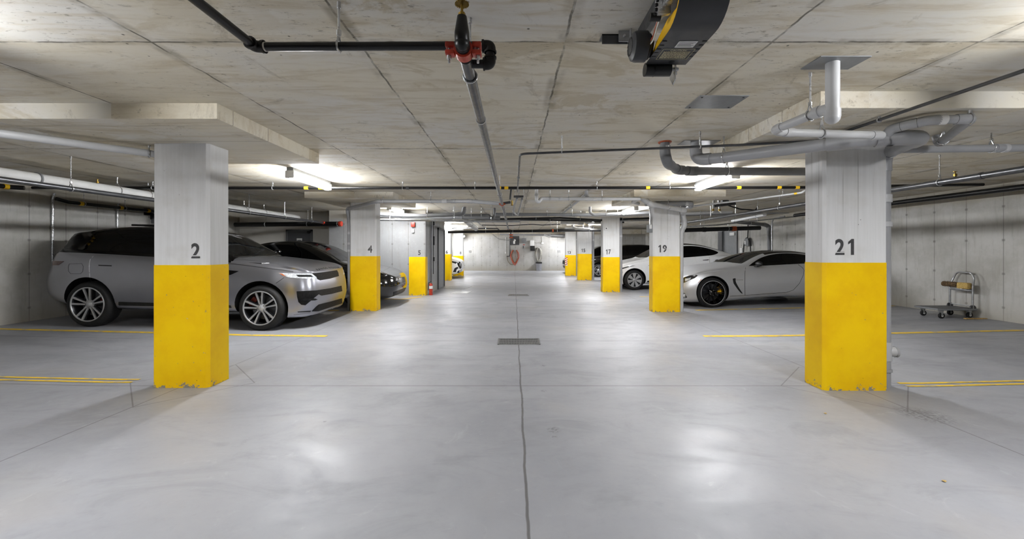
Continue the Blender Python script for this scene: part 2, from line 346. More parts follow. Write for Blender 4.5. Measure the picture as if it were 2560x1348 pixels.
def text_bm(txt, h, wd=None, bold=0.0, gaps=()):   # flat lettering in x,y, centred, height h, width wd; gaps: stencil bridges (x0,y0,x1,y1 as shares)
    cu = bpy.data.curves.new('t', 'FONT'); cu.body = txt; cu.offset = bold; cu.resolution_u = 4
    o = bpy.data.objects.new('t', cu); COL.objects.link(o); bpy.context.view_layer.update()
    me = o.evaluated_get(bpy.context.evaluated_depsgraph_get()).to_mesh()
    bm = bmesh.new(); bm.from_mesh(me); o.to_mesh_clear(); bpy.data.objects.remove(o); bpy.data.curves.remove(cu)
    bmesh.ops.triangulate(bm, faces=bm.faces)
    xs = [v.co.x for v in bm.verts]; ys = [v.co.y for v in bm.verts]; x0, x1, y0, y1 = min(xs), max(xs), min(ys), max(ys)
    sy = h / (y1 - y0); sx = (wd / (x1 - x0)) if wd else sy
    for v in bm.verts: v.co = Vector(((v.co.x - (x0 + x1) / 2) * sx, (v.co.y - (y0 + y1) / 2) * sy, 0))
    W_ = (x1 - x0) * sx
    for (a, b, c, d) in gaps:
        r = ((a - 0.5) * W_, (b - 0.5) * h, (c - 0.5) * W_, (d - 0.5) * h)
        for co, no in (((r[0], 0, 0), (1, 0, 0)), ((r[2], 0, 0), (1, 0, 0)), ((0, r[1], 0), (0, 1, 0)), ((0, r[3], 0), (0, 1, 0))):
            bmesh.ops.bisect_plane(bm, geom=bm.verts[:] + bm.edges[:] + bm.faces[:], plane_co=co, plane_no=no)
        kill = [f for f in bm.faces if r[0] < f.calc_center_median().x < r[2] and r[1] < f.calc_center_median().y < r[3]]
        bmesh.ops.delete(bm, geom=kill, context='FACES')
    return bm
def digit_bm(d):
    if d == '1':
        bm = bmesh.new(); f = bm.faces.new([bm.verts.new((x, y, 0)) for x, y in ((.5, 0), (1.05, 0), (1.05, 1.5), (.6, 1.5), (0, 1.22), (0, .98), (.5, 1.16))])
        bmesh.ops.triangulate(bm, faces=[f]); return bm
    return text_bm(d, 1.5, 1.0, .03)
def number_bm(txt, h, wd, gaps=()):
    bm = bmesh.new(); x = 0
    for d in txt:
        b = digit_bm(d); xs = [v.co.x for v in b.verts]; ys = [v.co.y for v in b.verts]; ww = .62 if d == '1' else 1.0
        k = ww / (max(xs) - min(xs)); x0, y0 = min(xs), min(ys); vm = {}
        for v in b.verts: vm[v] = bm.verts.new((x + (v.co.x - x0) * k, v.co.y - y0, 0))
        for f in b.faces: bm.faces.new([vm[v] for v in f.verts])
        b.free(); x += ww + .4
    x -= .4
    for v in bm.verts: v.co = Vector(((v.co.x / x - .5) * wd, (v.co.y / 1.5 - .5) * h, 0))
    for (a, b, c, d) in gaps:
        r = ((a - 0.5) * wd, (b - 0.5) * h, (c - 0.5) * wd, (d - 0.5) * h)
        for co, no in (((r[0], 0, 0), (1, 0, 0)), ((r[2], 0, 0), (1, 0, 0)), ((0, r[1], 0), (0, 1, 0)), ((0, r[3], 0), (0, 1, 0))):
            bmesh.ops.bisect_plane(bm, geom=bm.verts[:] + bm.edges[:] + bm.faces[:], plane_co=co, plane_no=no)
        kill = [f for f in bm.faces if r[0] < f.calc_center_median().x < r[2] and r[1] < f.calc_center_median().y < r[3]]
        bmesh.ops.delete(bm, geom=kill, context='FACES')
    return bm
def text_on(name, txt, h, wd, fn, mat, parent, bold=0.0, gaps=()):
    bm = number_bm(txt, h, wd, gaps) if txt.isdigit() else text_bm(txt, h, wd, bold, gaps)
    for v in bm.verts: v.co = fn(v.co.x, v.co.y)
    return build(name, bm, mat, parent)
# ------------------------------------------------------------------ the setting
mb = MB(); xs = [XL - .1, -4.3, 4.3, XR + .1]
for i in range(3):
    a, b = xs[i], xs[i + 1]
    v = [mb.bm.verts.new(p) for p in ((a, YB - .1, fz(a)), (b, YB - .1, fz(b)), (b, YF + .1, fz(b)), (a, YF + .1, fz(a)))]
    u = [mb.bm.verts.new((p.co.x, p.co.y, -0.2)) for p in v]
    mb._f(v); mb._f(u[::-1])
    for k in range(4): mb._f([v[k], u[k], u[(k + 1) % 4], v[(k + 1) % 4]])
bmesh.ops.remove_doubles(mb.bm, verts=mb.bm.verts, dist=1e-4)
struct('floor', mb, M['floor'])
struct('ceiling', MB().box((XL - .1, YB - .1, CEIL), (XR + .1, YF + .1, CEIL + .25)), M['ceil'])
struct('wall_left', MB().box((XL - .2, YB, -.2), (XL, YF, CEIL)), M['wl'])
struct('wall_right', MB().box((XR, YB, -.2), (XR + .2, YF, CEIL)), M['wl'])
struct('wall_far', MB().box((XL, YF, -.2), (XR, YF + .2, CEIL)), M['wf'])
struct('wall_behind', MB().box((XL, YB - .2, -.2), (XR, YB, CEIL)), M['wf'])
struct('wall_core', MB().box((-5.7, 12.3, -.05), (-2.72, 15.7, CEIL)), M['core'])
struct('wall_back', MB().box((XL, 12.9, -.05), (-5.7, 13.1, CEIL)), M['plaster'])
DP = [(-4.38, -2.465, 3.31, 5.05), (2.36, 4.45, 3.06, 4.8), (-4.39, -2.53, 8.35, 10.3), (2.45, 4.32, 8.1, 9.96), (2.3, 4.2, 12.7, 14.4), (2.35, 4.25, 17.7, 19.5)]
for i, (a, b, c, d) in enumerate(DP):
    o = struct('ceiling_drop_panel', MB().box((a, c, DROP), (b, d, CEIL + .01), 0.008), M['drop'])
struct('ceiling_beam', MB().box((XL, 23.6, 2.36), (XR, 24.0, CEIL + .01)), M['ceil'])
# doors
def door(name, mat_rows, parent=None): pass
d1 = at(716, 574, 12.88); d2 = at(781.5, 574, 12.88)
mb = MB(); t = .06
mb.box((d1.x, 12.84, .05), (d1.x + t, 12.9, d1.z)); mb.box((d2.x - t, 12.84, .05), (d2.x, 12.9, d1.z)); mb.box((d1.x, 12.84, d1.z - t), (d2.x, 12.9, d1.z))
dr = struct('door_1', mb, M['frame'])
build('door_leaf', MB().box((d1.x + t, 12.865, .06), (d2.x - t, 12.9, d1.z - t)), M['door'], dr)
build('hinge', MB().box((d1.x + t - .005, 12.85, 1.55), (d1.x + t + .02, 12.87, 1.67)), M['zinc'], dr)
h = at(771, 580, 12.8)
build('door_closer', MB().box((h.x - .05, 12.8, h.z - .03), (h.x + .06, 12.87, h.z + .03), .005).box((h.x - .02, 12.78, h.z - .05), (h.x + .05, 12.8, h.z - .035)), M['blk'], dr)
a = at(742, 596, 12.86); b = at(755, 612, 12.86)
nt = build('notice', MB().box((a.x, 12.855, b.z), (b.x, 12.866, a.z)), M['white'], dr)
build('notice_print', MB().box((a.x + .03, 12.852, (a.z + b.z) / 2 - .01), (b.x - .03, 12.856, (a.z + b.z) / 2 + .05)).box((a.x + .03, 12.852, b.z + .03), (b.x - .03, 12.856, b.z + .04)), M['grey'], nt)
# corridor door in the core's aisle side
mb = MB(); X0 = -2.72
for y0, y1, z0, z1 in ((14.2, 14.27, 0, 2.2), (15.43, 15.5, 0, 2.2), (14.2, 15.5, 2.13, 2.2)): mb.box((X0 - .02, y0, z0), (X0 + .05, y1, z1))
dr = struct('door_2', mb, M['frame'])
build('door_leaf', MB().box((X0 - .01, 14.27, .01), (X0 + .02, 15.43, 2.13)), M['grey'], dr)
for z in (.3, 1.15, 1.85): build('hinge', MB().box((X0 + .02, 14.25, z - .06), (X0 + .04, 14.32, z + .06)), M['zinc'], dr)
# right wall door
ya, yb = 16.0, 16.95; mb = MB()
for y0, y1, z0, z1 in ((ya - .07, ya, 0, 2.28), (yb, yb + .1, 0, 2.28), (ya - .07, yb + .1, 2.2, 2.28)): mb.box((XR - .06, y0, z0 + .1), (XR + .01, y1, z1))
dr = struct('door_3', mb, M['grey'])
build('door_leaf', MB().box((XR - .025, ya, .1), (XR + .01, yb, 2.2)), M['grey'], dr)
build('jamb_shadow', MB().box((XR - .1, yb + .02, .1), (XR + .01, yb + .35, 2.2)), M['dgr'], dr)  # dark grey slab paints the shadow beside the door leaf
build('door_closer', MB().box((XR - .09, ya + .05, 2.0), (XR - .02, ya + .4, 2.12), .005), M['white'], dr)
# ------------------------------------------------------------------ columns
def chamf(x0, x1, y0, y1, c):
    return [(x0 + c, y0), (x1 - c, y0), (x1, y0 + c), (x1, y1 - c), (x1 - c, y1), (x0 + c, y1), (x0, y1 - c), (x0, y0 + c)]
def column(k, label, yz, num=None, gaps=(), ztop=CEIL):
    x0, x1, y0, y1 = COLS[k]
    t = thing('concrete_column', label, 'column', ((x0 + x1) / 2, (y0 + y1) / 2, 0), group='numbered concrete columns')
    f = lambda u, v, h: Vector((u, v, h))
    mb = MB(); mb.prism(chamf(x0, x1, y0, y1, .025), lambda u, v, h: Vector((u, v, h - .02)), ztop + .02); build('shaft', mb, M['col'], t, 20)
    e = .004; mb = MB(); mb.prism(chamf(x0 - e, x1 + e, y0 - e, y1 + e, .027), f, yz)
    nseg = 24                                   # uneven top edge and toe
    bmesh.ops.bisect_plane(mb.bm, geom=mb.bm.verts[:] + mb.bm.edges[:] + mb.bm.faces[:], plane_co=(0, 0, .07), plane_no=(0, 0, 1))
    build('paint_band', mb, M['yel'], t, 20)
    if num:
        px, py, h, wd = num; p = at(px, py, y0); s = y0 / F
        text_on('number', k, h * s, wd * s, lambda u, v: Vector((p.x + u, y0 - .0025, p.z + v)), M['stencil'], t, 0.032, gaps)
    return t
g2 = [(0, .13, 1, .2)]
column('2', 'grey concrete column stencilled 2, yellow below, beside the silver range of wheel and bonnet', 1.255, (489.5, 627, 38, 22), g2, DROP + .01)['label'] = 'grey concrete column stencilled 2, painted yellow below, in front of the silver SUV'
column('4', 'concrete column stencilled 4, painted yellow below, by the black car nose', 1.265, (925, 623, 18, 11), [(.52, 0, .6, 1)], DROP + .01)
column('21', 'concrete column stencilled 21, painted yellow below, under the grey drain pipes', 1.282, (2111, 617.5, 40, 47), [(0, .13, .5, .19)], DROP + .01)
column('19', 'concrete column stencilled 19, painted yellow below, in front of the white car', 1.263, (1656.5, 622, 18.5, 21), [(.55, .46, 1, .52)], DROP + .01)
column('17', 'concrete column stencilled 17, painted yellow below, with a small grey sounder box', 1.17, (1521, 630, 12.5, 12.5), [(.5, .72, 1, .77)], DROP + .01)
column('15', 'concrete column stencilled 15, painted yellow below, between those marked 17 and 13', 1.225, (1458.5, 626.5, 9, 9.5), (), DROP + .01)
c13 = column('13', 'concrete column stencilled 13, painted yellow below, red and white stripes on its edge', 1.127, (1423, 631.5, 7, 8), ())
column('6', 'narrow white-lit concrete column stencilled 6, painted yellow below, by the corridor door', 1.21, (1117, 630, 8.5, 5), ())
column('8', 'concrete column stencilled 8, painted yellow below, behind the white car nose', 1.09, (1151.5, 632.5, 7, 4), ())
mb = MB(); x0 = COLS['13'][0]; y0 = 21.6                        # hazard board on the edge of column 13
hz = build('hazard_board', MB().box((x0 - .03, y0 - .012, .56), (x0 + .1, y0 - .004, 1.0)), M['white'], c13)
for i in range(4):
    z = .56 + .11 * i + .02
    MBs = MB(); MBs.prism([(x0 - .03, z), (x0 + .1, z + .06), (x0 + .1, z + .11), (x0 - .03, z + .05)], lambda u, v, h: Vector((u, y0 - .0125 - h, v)), .002); build('stripe', MBs, M['red'], hz)
# painted wall end "5" on the core
cz = 1.25; t = thing('painted_wall_end', 'yellow painted band on the wall end stencilled 5', 'painted wall end', (-2.97, 12.3, 0))
build('paint_band', MB().box((-3.23, 12.294, 0), (-2.714, 12.3, 1.195)).box((-2.72, 12.294, 0), (-2.714, 12.55, 1.195)), M['yel'], t)
p = at(1048.5, 632, 12.3); s = 12.3 / F
text_on('number', '5', 12 * s, 6.5 * s, lambda u, v: Vector((p.x + u, 12.2985, p.z + v)), M['stencil'], t, 0.032)
for k, px, lb in (('10', 1175, 'black number 10 stencilled on the far wall beside the column marked 8'), ('11', 1397, 'black number 11 stencilled on the far wall right of the grey hose coil')):
    p = at(px, 629.5, YF); s = YF / F; t = thing('wall_number', lb, 'number', (p.x, YF, p.z))
    for dg, dx in ((k[0], -1.9), (k[1], 1.9)): text_on('digit', dg, 6.2 * s, (1.9 if dg == '1' else 3.0) * s, lambda u, v: Vector((p.x + dx * s + u, YF - .003, p.z + v)), M['stencil'], t, .03)
# ------------------------------------------------------------------ floor lines
def pline(label, pts, wd=.1, gap=True):
    mb = MB(); pts = [Vector((x, y, 0)) for x, y in pts]
    for off, w_ in ((-wd * .32, wd * .28), (wd * .32, wd * .28)) if gap else ((0, wd),):
        L = []; R = []
        for i, p in enumerate(pts):
            d = (pts[min(i + 1, len(pts) - 1)] - pts[max(i - 1, 0)]).normalized(); nrm = Vector((-d.y, d.x, 0))
            for lst, o_ in ((L, off + w_ / 2), (R, off - w_ / 2)):
                q = p + nrm * o_; q.z = fz(q.x) + .0035; lst.append(mb.bm.verts.new(q))
        for i in range(len(pts) - 1): mb._f([R[i], R[i + 1], L[i + 1], L[i]])
    return solo('bay_line', mb, M['line'], label, 'floor line', 'yellow parking bay lines')
pline('yellow bay line on the floor in front of column 2', [(-8.8, 4.28), (-6, 4.28), (-4.3, 4.28), (-4.06, 4.28)], .14)
pline('yellow bay line under the near side of the silver SUV', [(-8.85, 6.62), (-6, 6.6), (-4.3, 6.57), (-3.05, 6.5)], .1, False)
pline('yellow bay line between the silver SUV and the black car', [(-8.8, 9.25), (-5.2, 9.25), (-4.3, 9.25), (-4.05, 9.25)], .1, False)
pline('short yellow corner mark on the floor before the wall end stencilled 5', [(-4.0, 11.55), (-3.2, 11.35), (-2.75, 11.95)], .12, False)
pline('yellow bay line on the floor in front of column 21', [(4.06, 4.16), (4.3, 4.16), (6.5, 4.17), (8.9, 4.18)], .14)
pline('yellow bay line behind column 21, before the platform trolley', [(3.1, 6.5), (4.3, 6.52), (6.5, 6.53), (8.93, 6.53)], .1, False)
pline('yellow bay line under the near side of the silver coupe', [(4.25, 9.3), (5, 9.3), (8.3, 9.3), (8.9, 9.3)], .08, False)
pline('pale bay line between column 19 and the white car', [(3.8, 12.0), (4.3, 12.0), (8.9, 12.0)], .08, False)
# ------------------------------------------------------------------ lamps
def tube_lamp(label, x, y0, y1, z=CEIL, hidden=False):
    t = thing('ceiling_light', label, 'light', (x, (y0 + y1) / 2, z), group='tube ceiling lights')
    mb = MB().box((x - .05, y0 + .02, z - .075), (x + .05, y1 - .02, z), .006); build('housing', mb, M['grey'], t)
    zc_ = z - .105; n = 20
    mb = MB(); mb.prism([(x + .062 * math.cos(2 * math.pi * k / n), zc_ + .055 * math.sin(2 * math.pi * k / n)) for k in range(n)], lambda u, v, h: Vector((u, y0 + .03 + h, v)), y1 - y0 - .06); build('diffuser', mb, M['lamp'], t)
    for yy in (y0, y1 - .03): build('end_cap', MB().box((x - .064, yy, z - .162), (x + .064, yy + .03, z - .048), .02), M['white'], t)
    return t
LB = ['tube ceiling light %s' % s for s in ()]
for X_, rows in ((-3.3, ((.8, 'unseen'), (5.85, 'bright tube ceiling light between the columns stencilled 2 and 4'), (10.55, 'bright tube ceiling light behind the column stencilled 4'), (19.6, 'tube ceiling light between the columns stencilled 6 and 8'), (25.2, 'small bright ceiling light before the far wall, by the number 10'))),
                 (3.3, ((.8, 'unseen'), (5.9, 'bright tube ceiling light between the columns stencilled 21 and 19'), (10.7, 'bright tube ceiling light between the columns stencilled 19 and 17'), (16.0, 'tube ceiling light between the columns stencilled 17 and 15'), (18.95, 'added unseen tube ceiling light just behind the column stencilled 15'), (25.2, 'tube ceiling light before the far wall, behind column 13')))):  # the unseen tube in the right row is added to brighten the striped column
    for y, lb in rows:
        if lb == 'unseen': lb = 'tube ceiling light on the %s row, %s' % ('left' if X_ < 0 else 'right', 'above where the viewer stands' if y > 0 else 'well behind the viewer')
        tube_lamp(lb, X_, y, y + 1.25, CEIL if y < 23 else 2.42)
# bright bulkhead light by the corridor door
t = thing('bulkhead_light', 'square white bulkhead light shining above the corridor door', 'light', (-2.95, 17.2, 2.4))
a = at(1107, 560, 17.2); b = at(1128.5, 571.5, 17.2)
build('housing', MB().box((a.x, 17.15, a.z - .03), (b.x, 17.35, a.z), .01), M['white'], t)
build('diffuser', MB().box((a.x + .01, 17.16, b.z), (b.x - .01, 17.34, a.z - .03), .02), M['lampbox'], t)
build('bracket', MB().box((a.x + .06, 17.2, b.z - .12), (b.x - .08, 17.26, b.z)), M['white'], t)
build('stem', MB().cyl(((a.x + b.x) / 2, 17.25, a.z), ((a.x + b.x) / 2, 17.25, CEIL), .012), M['steel'], t)
# ------------------------------------------------------------------ floor grates and plates
def grate(label, x0, x1, y0, y1, bars):
    t = thing('floor_drain', label, 'drain', ((x0 + x1) / 2, (y0 + y1) / 2, 0)); f = .025; z = .006
    build('frame', MB().box((x0, y0, -.01), (x1, y0 + f, z)).box((x0, y1 - f, -.01), (x1, y1, z)).box((x0, y0, -.01), (x0 + f, y1, z)).box((x1 - f, y0, -.01), (x1, y1, z)), M['steel'], t)
    mb = MB(); n = bars
    for i in range(n):
        x = x0 + f + (x1 - x0 - 2 * f) * (i + .5) / n; mb.box((x - .006, y0 + f, -.01), (x + .006, y1 - f, .004))
    for yy in ((y0 * 2 + y1) / 3, (y0 + y1 * 2) / 3): mb.box((x0 + f, yy - .012, -.01), (x1 - f, yy + .012, .0035))
    build('grating', mb, M['steel'], t)
    build('pit', MB().box((x0 + f, y0 + f, -.012), (x1 - f, y1 - f, .001)), M['dgr'], t)
grate('steel floor drain grating in the middle of the aisle', -.24, .4, 5.92, 6.32, 24)
grate('thin steel drain grating across the far aisle', -.17, .47, 12.2, 12.62, 20)
for lb, p in (('steel cover plate in the floor by the fire extinguisher', ((-2.05, 12.85), (-1.5, 12.85), (-1.42, 13.55), (-1.95, 13.55))), ('steel cover plate in the floor before the corridor door', ((-2.5, 14.3), (-1.75, 14.3), (-1.6, 15.3), (-2.45, 15.3)))):
    mb = MB(); mb.prism(list(p), lambda u, v, h: Vector((u, v, h)), .008); solo('floor_plate', mb, M['grey' if 'door' in lb else 'steel'], lb, 'floor plate')
# leaf litter: two dry leaves
for lb, p in (('small dry yellow leaf on the floor in front of column 21', atz(2063, 1035, 0.0)), ('pale scrap on the floor at the right edge', atz(2360, 1203, .005))):
    mb = MB(); c = Vector((p.x, p.y, .004)); mb.prism([(-.012, 0), (-.004, .006), (.012, .002), (.008, -.005), (-.002, -.006)], lambda u, v, h: c + Vector((u, v * 1.6, h + .3 * abs(u))), .0015); solo('leaf', mb, M['sponge'], lb, 'leaf')
# ------------------------------------------------------------------ cars
def pchip(keys):
    xs = [k[0] for k in keys]; ys = [k[1] for k in keys]; n = len(xs)
    h = [xs[i + 1] - xs[i] for i in range(n - 1)]; d = [(ys[i + 1] - ys[i]) / h[i] for i in range(n - 1)]; m = [0] * n
    m[0], m[-1] = d[0], d[-1]
    for i in range(1, n - 1):
        if d[i - 1] * d[i] > 0:
            w1, w2 = 2 * h[i] + h[i - 1], h[i] + 2 * h[i - 1]; m[i] = (w1 + w2) / (w1 / d[i - 1] + w2 / d[i])
    def f(x):
        if x <= xs[0]: return ys[0]
        if x >= xs[-1]: return ys[-1]
        i = max(j for j in range(n - 1) if xs[j] <= x); t = (x - xs[i]) / h[i]
        return ((2 * t ** 3 - 3 * t * t + 1) * ys[i] + (t ** 3 - 2 * t * t + t) * h[i] * m[i] + (-2 * t ** 3 + 3 * t * t) * ys[i + 1] + (t ** 3 - t * t) * h[i] * m[i + 1])
    return f
def catmull(P, sub):
    out = []; n = len(P)
    for i in range(n - 1):
        p0, p1, p2, p3 = P[max(i - 1, 0)], P[i], P[i + 1], P[min(i + 2, n - 1)]
        for k in range(sub):
            t = k / sub
            out.append(tuple(.5 * (2 * p1[j] + (p2[j] - p0[j]) * t + (2 * p0[j] - 5 * p1[j] + 4 * p2[j] - p3[j]) * t * t + (3 * p1[j] - p0[j] - 3 * p2[j] + p3[j]) * t ** 3) for j in (0, 1)))
    out.append(tuple(P[-1])); return out
SUB = 3
class Car: pass
def make_car(name, label, spec, fx, yc, facing, paint, top=None):
    """fx: world X of the front axle, yc: world Y of the centre line, facing +1 / -1 along world X"""
    spec = dict(spec); cutn = spec.get('cut', 0.0); sm_ = lambda v: v if not cutn else (v * (1 - cutn / spec0) if v < spec0 else v - cutn); spec0 = spec['sa']
    if cutn:
        for k in ('zc', 'zk', 'zb', 'wf', 'we'): spec[k] = [(sm_(a), b) for a, b in spec[k]]
        spec['top'] = tuple(sm_(v) for v in spec['top']); spec['L'] -= cutn; spec['sr'] -= cutn; spec['sa'] -= cutn
    c = Car(); c.map = sm_; c.s = spec; L, W, sa, sr = spec['L'], spec['W'], spec['sa'], spec['sr']; sm = (sa + sr) / 2
    mx = fx - facing * (sr - sa) / 2; zf, zr_ = fz(fx), fz(fx - facing * (sr - sa))
    tilt = math.atan2(zr_ - zf, sr - sa)
    rot = (Matrix.Identity(4) if facing > 0 else Matrix.Rotation(math.pi, 4, 'Z')) @ Matrix.Rotation(tilt, 4, 'Y')
    c.t = thing(name, label, 'car', (mx, yc, (zf + zr_) / 2), rot); c.M = WM[c.t]; c.sm = sm
    fn = {k: pchip(spec[k]) for k in ('zc', 'zk', 'zb', 'wf', 'we')}; ee = spec.get('ee', .86); wkf = spec.get('wk', .94)
    nl = pchip(spec['nl']); tl = pchip(spec['tl'])
    ss = [0, .012, .03, .055, .09, .13, .18, .24, .32]; s = .4
    while s < L - .4: ss.append(s); s += .075
    ss += [L - x for x in (.38, .3, .22, .16, .11, .07, .04, .018, 0)]
    rings = []; mb = MB()
    for s in ss:
        zc, zk, zb, we = fn['zc'](s), fn['zk'](s), fn['zb'](s), fn['we'](s) * W; w_ = fn['wf'](s) * W
        fl = spec.get('flare', .012); b_ = fl * (math.exp(-((s - sa) / .4) ** 2) + math.exp(-((s - sr) / .42) ** 2) * spec.get('haunch', 1.0))
        h = zk - zb; ze = zk + (zc - zk) * ee; we = min(we, w_ * .9); tk = spec.get('tuck', .05)
        P = [(0, zb), (w_ * .78, zb), (w_ * (1 - tk) , zb + h * .07), (w_ * .985 + b_ * .6, zb + h * .30), (w_ * .995 + b_, zb + h * .62), (w_ * wkf + b_ * .8, zk), (w_ * wkf * .6 + we * .4, zk + (ze - zk) * .36), (we, ze), (we * .62, zc - (zc - ze) * .32), (0, zc)]
        P = [P[0]] + P[1:]
        half = catmull(P, SUB); ring = []
        fr = max(0, 1 - s / .9) ** 1.5; tr = max(0, 1 - (L - s) / .9) ** 1.5
        full = [(y, z) for y, z in half] + [(-y, z) for y, z in half[-2:0:-1]]
        for y, z in full: ring.append(mb.bm.verts.new((sm - s - nl(z) * fr + tl(z) * tr, y, z)))
        rings.append(ring)
    nH = len(half); nR = len(rings[0]); si, ei = 5 * SUB, 7 * SUB; r0, r1 = spec['top']; g0, g1 = spec.get('roof', spec['top'])
    for i in range(len(rings) - 1):
        for j in range(nR):
            jj = j if j < nH - 1 else nR - 1 - j; smid = (ss[i] + ss[i + 1]) / 2
            m_ = 0
            if spec.get('toplvl', 'shoulder') == 'shoulder' and jj >= si and r0 < smid < r1: m_ = 1
            if spec.get('toplvl') == 'edge' and jj >= ei and g0 < smid < g1: m_ = 1
            if jj < SUB + 1: m_ = 2
            mb.mi = m_; mb._f([rings[i][j], rings[i][(j + 1) % nR], rings[i + 1][(j + 1) % nR], rings[i + 1][j]])
    mb.mi = 0
    for rg in (rings[0], rings[-1]):
        l = lambda j: rg[j] if j in (0, nH - 1) else rg[nR - j]
        for j in range(nH - 1):
            q = [rg[j], rg[j + 1], l(j + 1), l(j)]; q = [v for k, v in enumerate(q) if v not in q[:k]]
            if len(q) > 2: mb._f(q)
    bmesh.ops.recalc_face_normals(mb.bm, faces=mb.bm.faces)
    me = bpy.data.meshes.new('body'); mb.bm.to_mesh(me); mb.bm.free()
    for m_ in (paint, top or M['gloss'], M['blk']): me.materials.append(m_)
    body = bpy.data.objects.new('body', me); COL.objects.link(body)
    Ra = spec['R'] + spec.get('archgap', .055); zw = spec['R'] + .02; cut = MB()
    for s in (sa, sr):
        for sd in (1, -1):
            n = 40; yo, yi = sd * (W + .2), sd * (W - .42)
            poly = [(sm - s + Ra * math.cos(2 * math.pi * k / n), zw + Ra * math.sin(2 * math.pi * k / n)) for k in range(n)]
            a = [cut.bm.verts.new((x, yi, z)) for x, z in poly]; b = [cut.bm.verts.new((x, yo, z)) for x, z in poly]
            cut._f(a[::-1] if sd > 0 else a); cut._f(b if sd > 0 else b[::-1])
            for k in range(n): cut._f([a[k], a[(k + 1) % n], b[(k + 1) % n], b[k]])
    bmesh.ops.recalc_face_normals(cut.bm, faces=cut.bm.faces)
    cme = bpy.data.meshes.new('cut'); cut.bm.to_mesh(cme); cut.bm.free(); co = bpy.data.objects.new('cut', cme); COL.objects.link(co)
    md = body.modifiers.new('b', 'BOOLEAN'); md.object = co; md.operation = 'DIFFERENCE'; md.solver = 'EXACT'
    bpy.context.view_layer.update(); ev = body.evaluated_get(bpy.context.evaluated_depsgraph_get())
    bm = bmesh.new(); bm.from_mesh(ev.to_mesh()); ev.to_mesh_clear()
    bpy.data.objects.remove(body); bpy.data.objects.remove(co)
    for f in bm.faces:                                   # wheel wells are black
        for s in (sa, sr):
            q = [math.hypot(v.co.x - (sm - s), v.co.z - zw) for v in f.verts]; ys = [abs(v.co.y) for v in f.verts]
            if all(abs(d - Ra) < 2e-3 for d in q) or (all(d < Ra + 2e-3 for d in q) and all(abs(y - (W - .42)) < 2e-3 for y in ys)): f.material_index = 2
        f.smooth = True
    c.bvh = BVHTree.FromBMesh(bm); bm.transform(c.M)
    m2 = MB(); m2.bm.free(); m2.bm = bm
    c.body = build('body', m2, [paint, top or M['gloss'], M['blk']], c.t, 32)
    return c
def decal(c, name, poly, mode, mat, off=.004, step=.05, mirror=False, par=None, thick=.006):
    """poly projected onto the car's body: mode 'side' (s,z), 'front' (y,z), 'rear' (y,z), 'top' (s,y), 'px' image points"""
    inv = c.M.inverted(); res = []
    if mode in ('side', 'top'): poly = [(c.map(u), v) for u, v in poly]
    for sgn in ((1, -1) if mirror else (1,)):
        bm = bmesh.new(); f = bm.faces.new([bm.verts.new((u, v, 0)) for u, v in poly]); bmesh.ops.triangulate(bm, faces=[f])
        st = step if mode != 'px' else step * 100
        for ax in (0, 1):
            lo, hi = min(p[ax] for p in poly), max(p[ax] for p in poly); k = math.floor(lo / st) + 1
            while k * st < hi:
                co = [0, 0, 0]; no = [0, 0, 0]; co[ax] = k * st; no[ax] = 1; k += 1
                bmesh.ops.bisect_plane(bm, geom=bm.verts[:] + bm.edges[:] + bm.faces[:], plane_co=co, plane_no=no)
        bad = []; nr = {}
        for v in bm.verts:
            u, w_ = v.co.x, v.co.y
            if mode == 'side': o, d = Vector((c.sm - u, 4 * sgn, w_)), Vector((0, -sgn, 0))
            elif mode == 'front': o, d = Vector((8, u * sgn, w_)), Vector((-1, 0, 0))
            elif mode == 'rear': o, d = Vector((-8, u * sgn, w_)), Vector((1, 0, 0))
            elif mode == 'top': o, d = Vector((c.sm - u, w_ * sgn, 5)), Vector((0, 0, -1))
            else:
                o = inv @ Vector((0, 0, EYE)); d = ((inv @ at(u, w_, 10)) - o).normalized()
            hit, n_, i_, ds = c.bvh.ray_cast(o, d)
            if hit is None: bad.append(v); continue
            if n_.dot(d) > 0: n_ = -n_
            if mode == 'px' and sgn < 0: hit.y *= -1; n_ = Vector((n_.x, -n_.y, n_.z))
            v.co = hit + n_ * off; nr[v] = n_
        bmesh.ops.delete(bm, geom=bad, context='VERTS')
        bed = [e for e in bm.edges if e.is_boundary]
        r = bmesh.ops.extrude_edge_only(bm, edges=bed)
        src = {}
        for e in r['geom']:
            if isinstance(e, bmesh.types.BMVert):
                for le in e.link_edges:
                    ov = le.other_vert(e)
                    if ov in nr: src[e] = ov
        for nv, ov in src.items(): nv.co = ov.co - nr[ov] * (off + thick * .5)
        for f in bm.faces: f.smooth = True
        bm.transform(c.M); m2 = MB(); m2.bm.free(); m2.bm = bm
        res.append(build(name, m2, mat, par or c.t, 40))
    return res
def strip(c, name, pts, mode, mat, wd=.006, mirror=False):
    poly = []; q = [Vector((p[0], p[1])) for p in pts]; L, R = [], []; w_ = wd if mode != 'px' else wd * 100
    for i, p in enumerate(q):
        d = (q[min(i + 1, len(q) - 1)] - q[max(i - 1, 0)]).normalized(); n = Vector((-d.y, d.x)); L.append(p + n * w_ / 2); R.append(p - n * w_ / 2)
    return decal(c, name, [tuple(p) for p in L] + [tuple(p) for p in reversed(R)], mode, mat, .002, .06, mirror, thick=.004)
def smooth2(pts, n=5):
    return catmull([tuple(p) for p in pts], n)
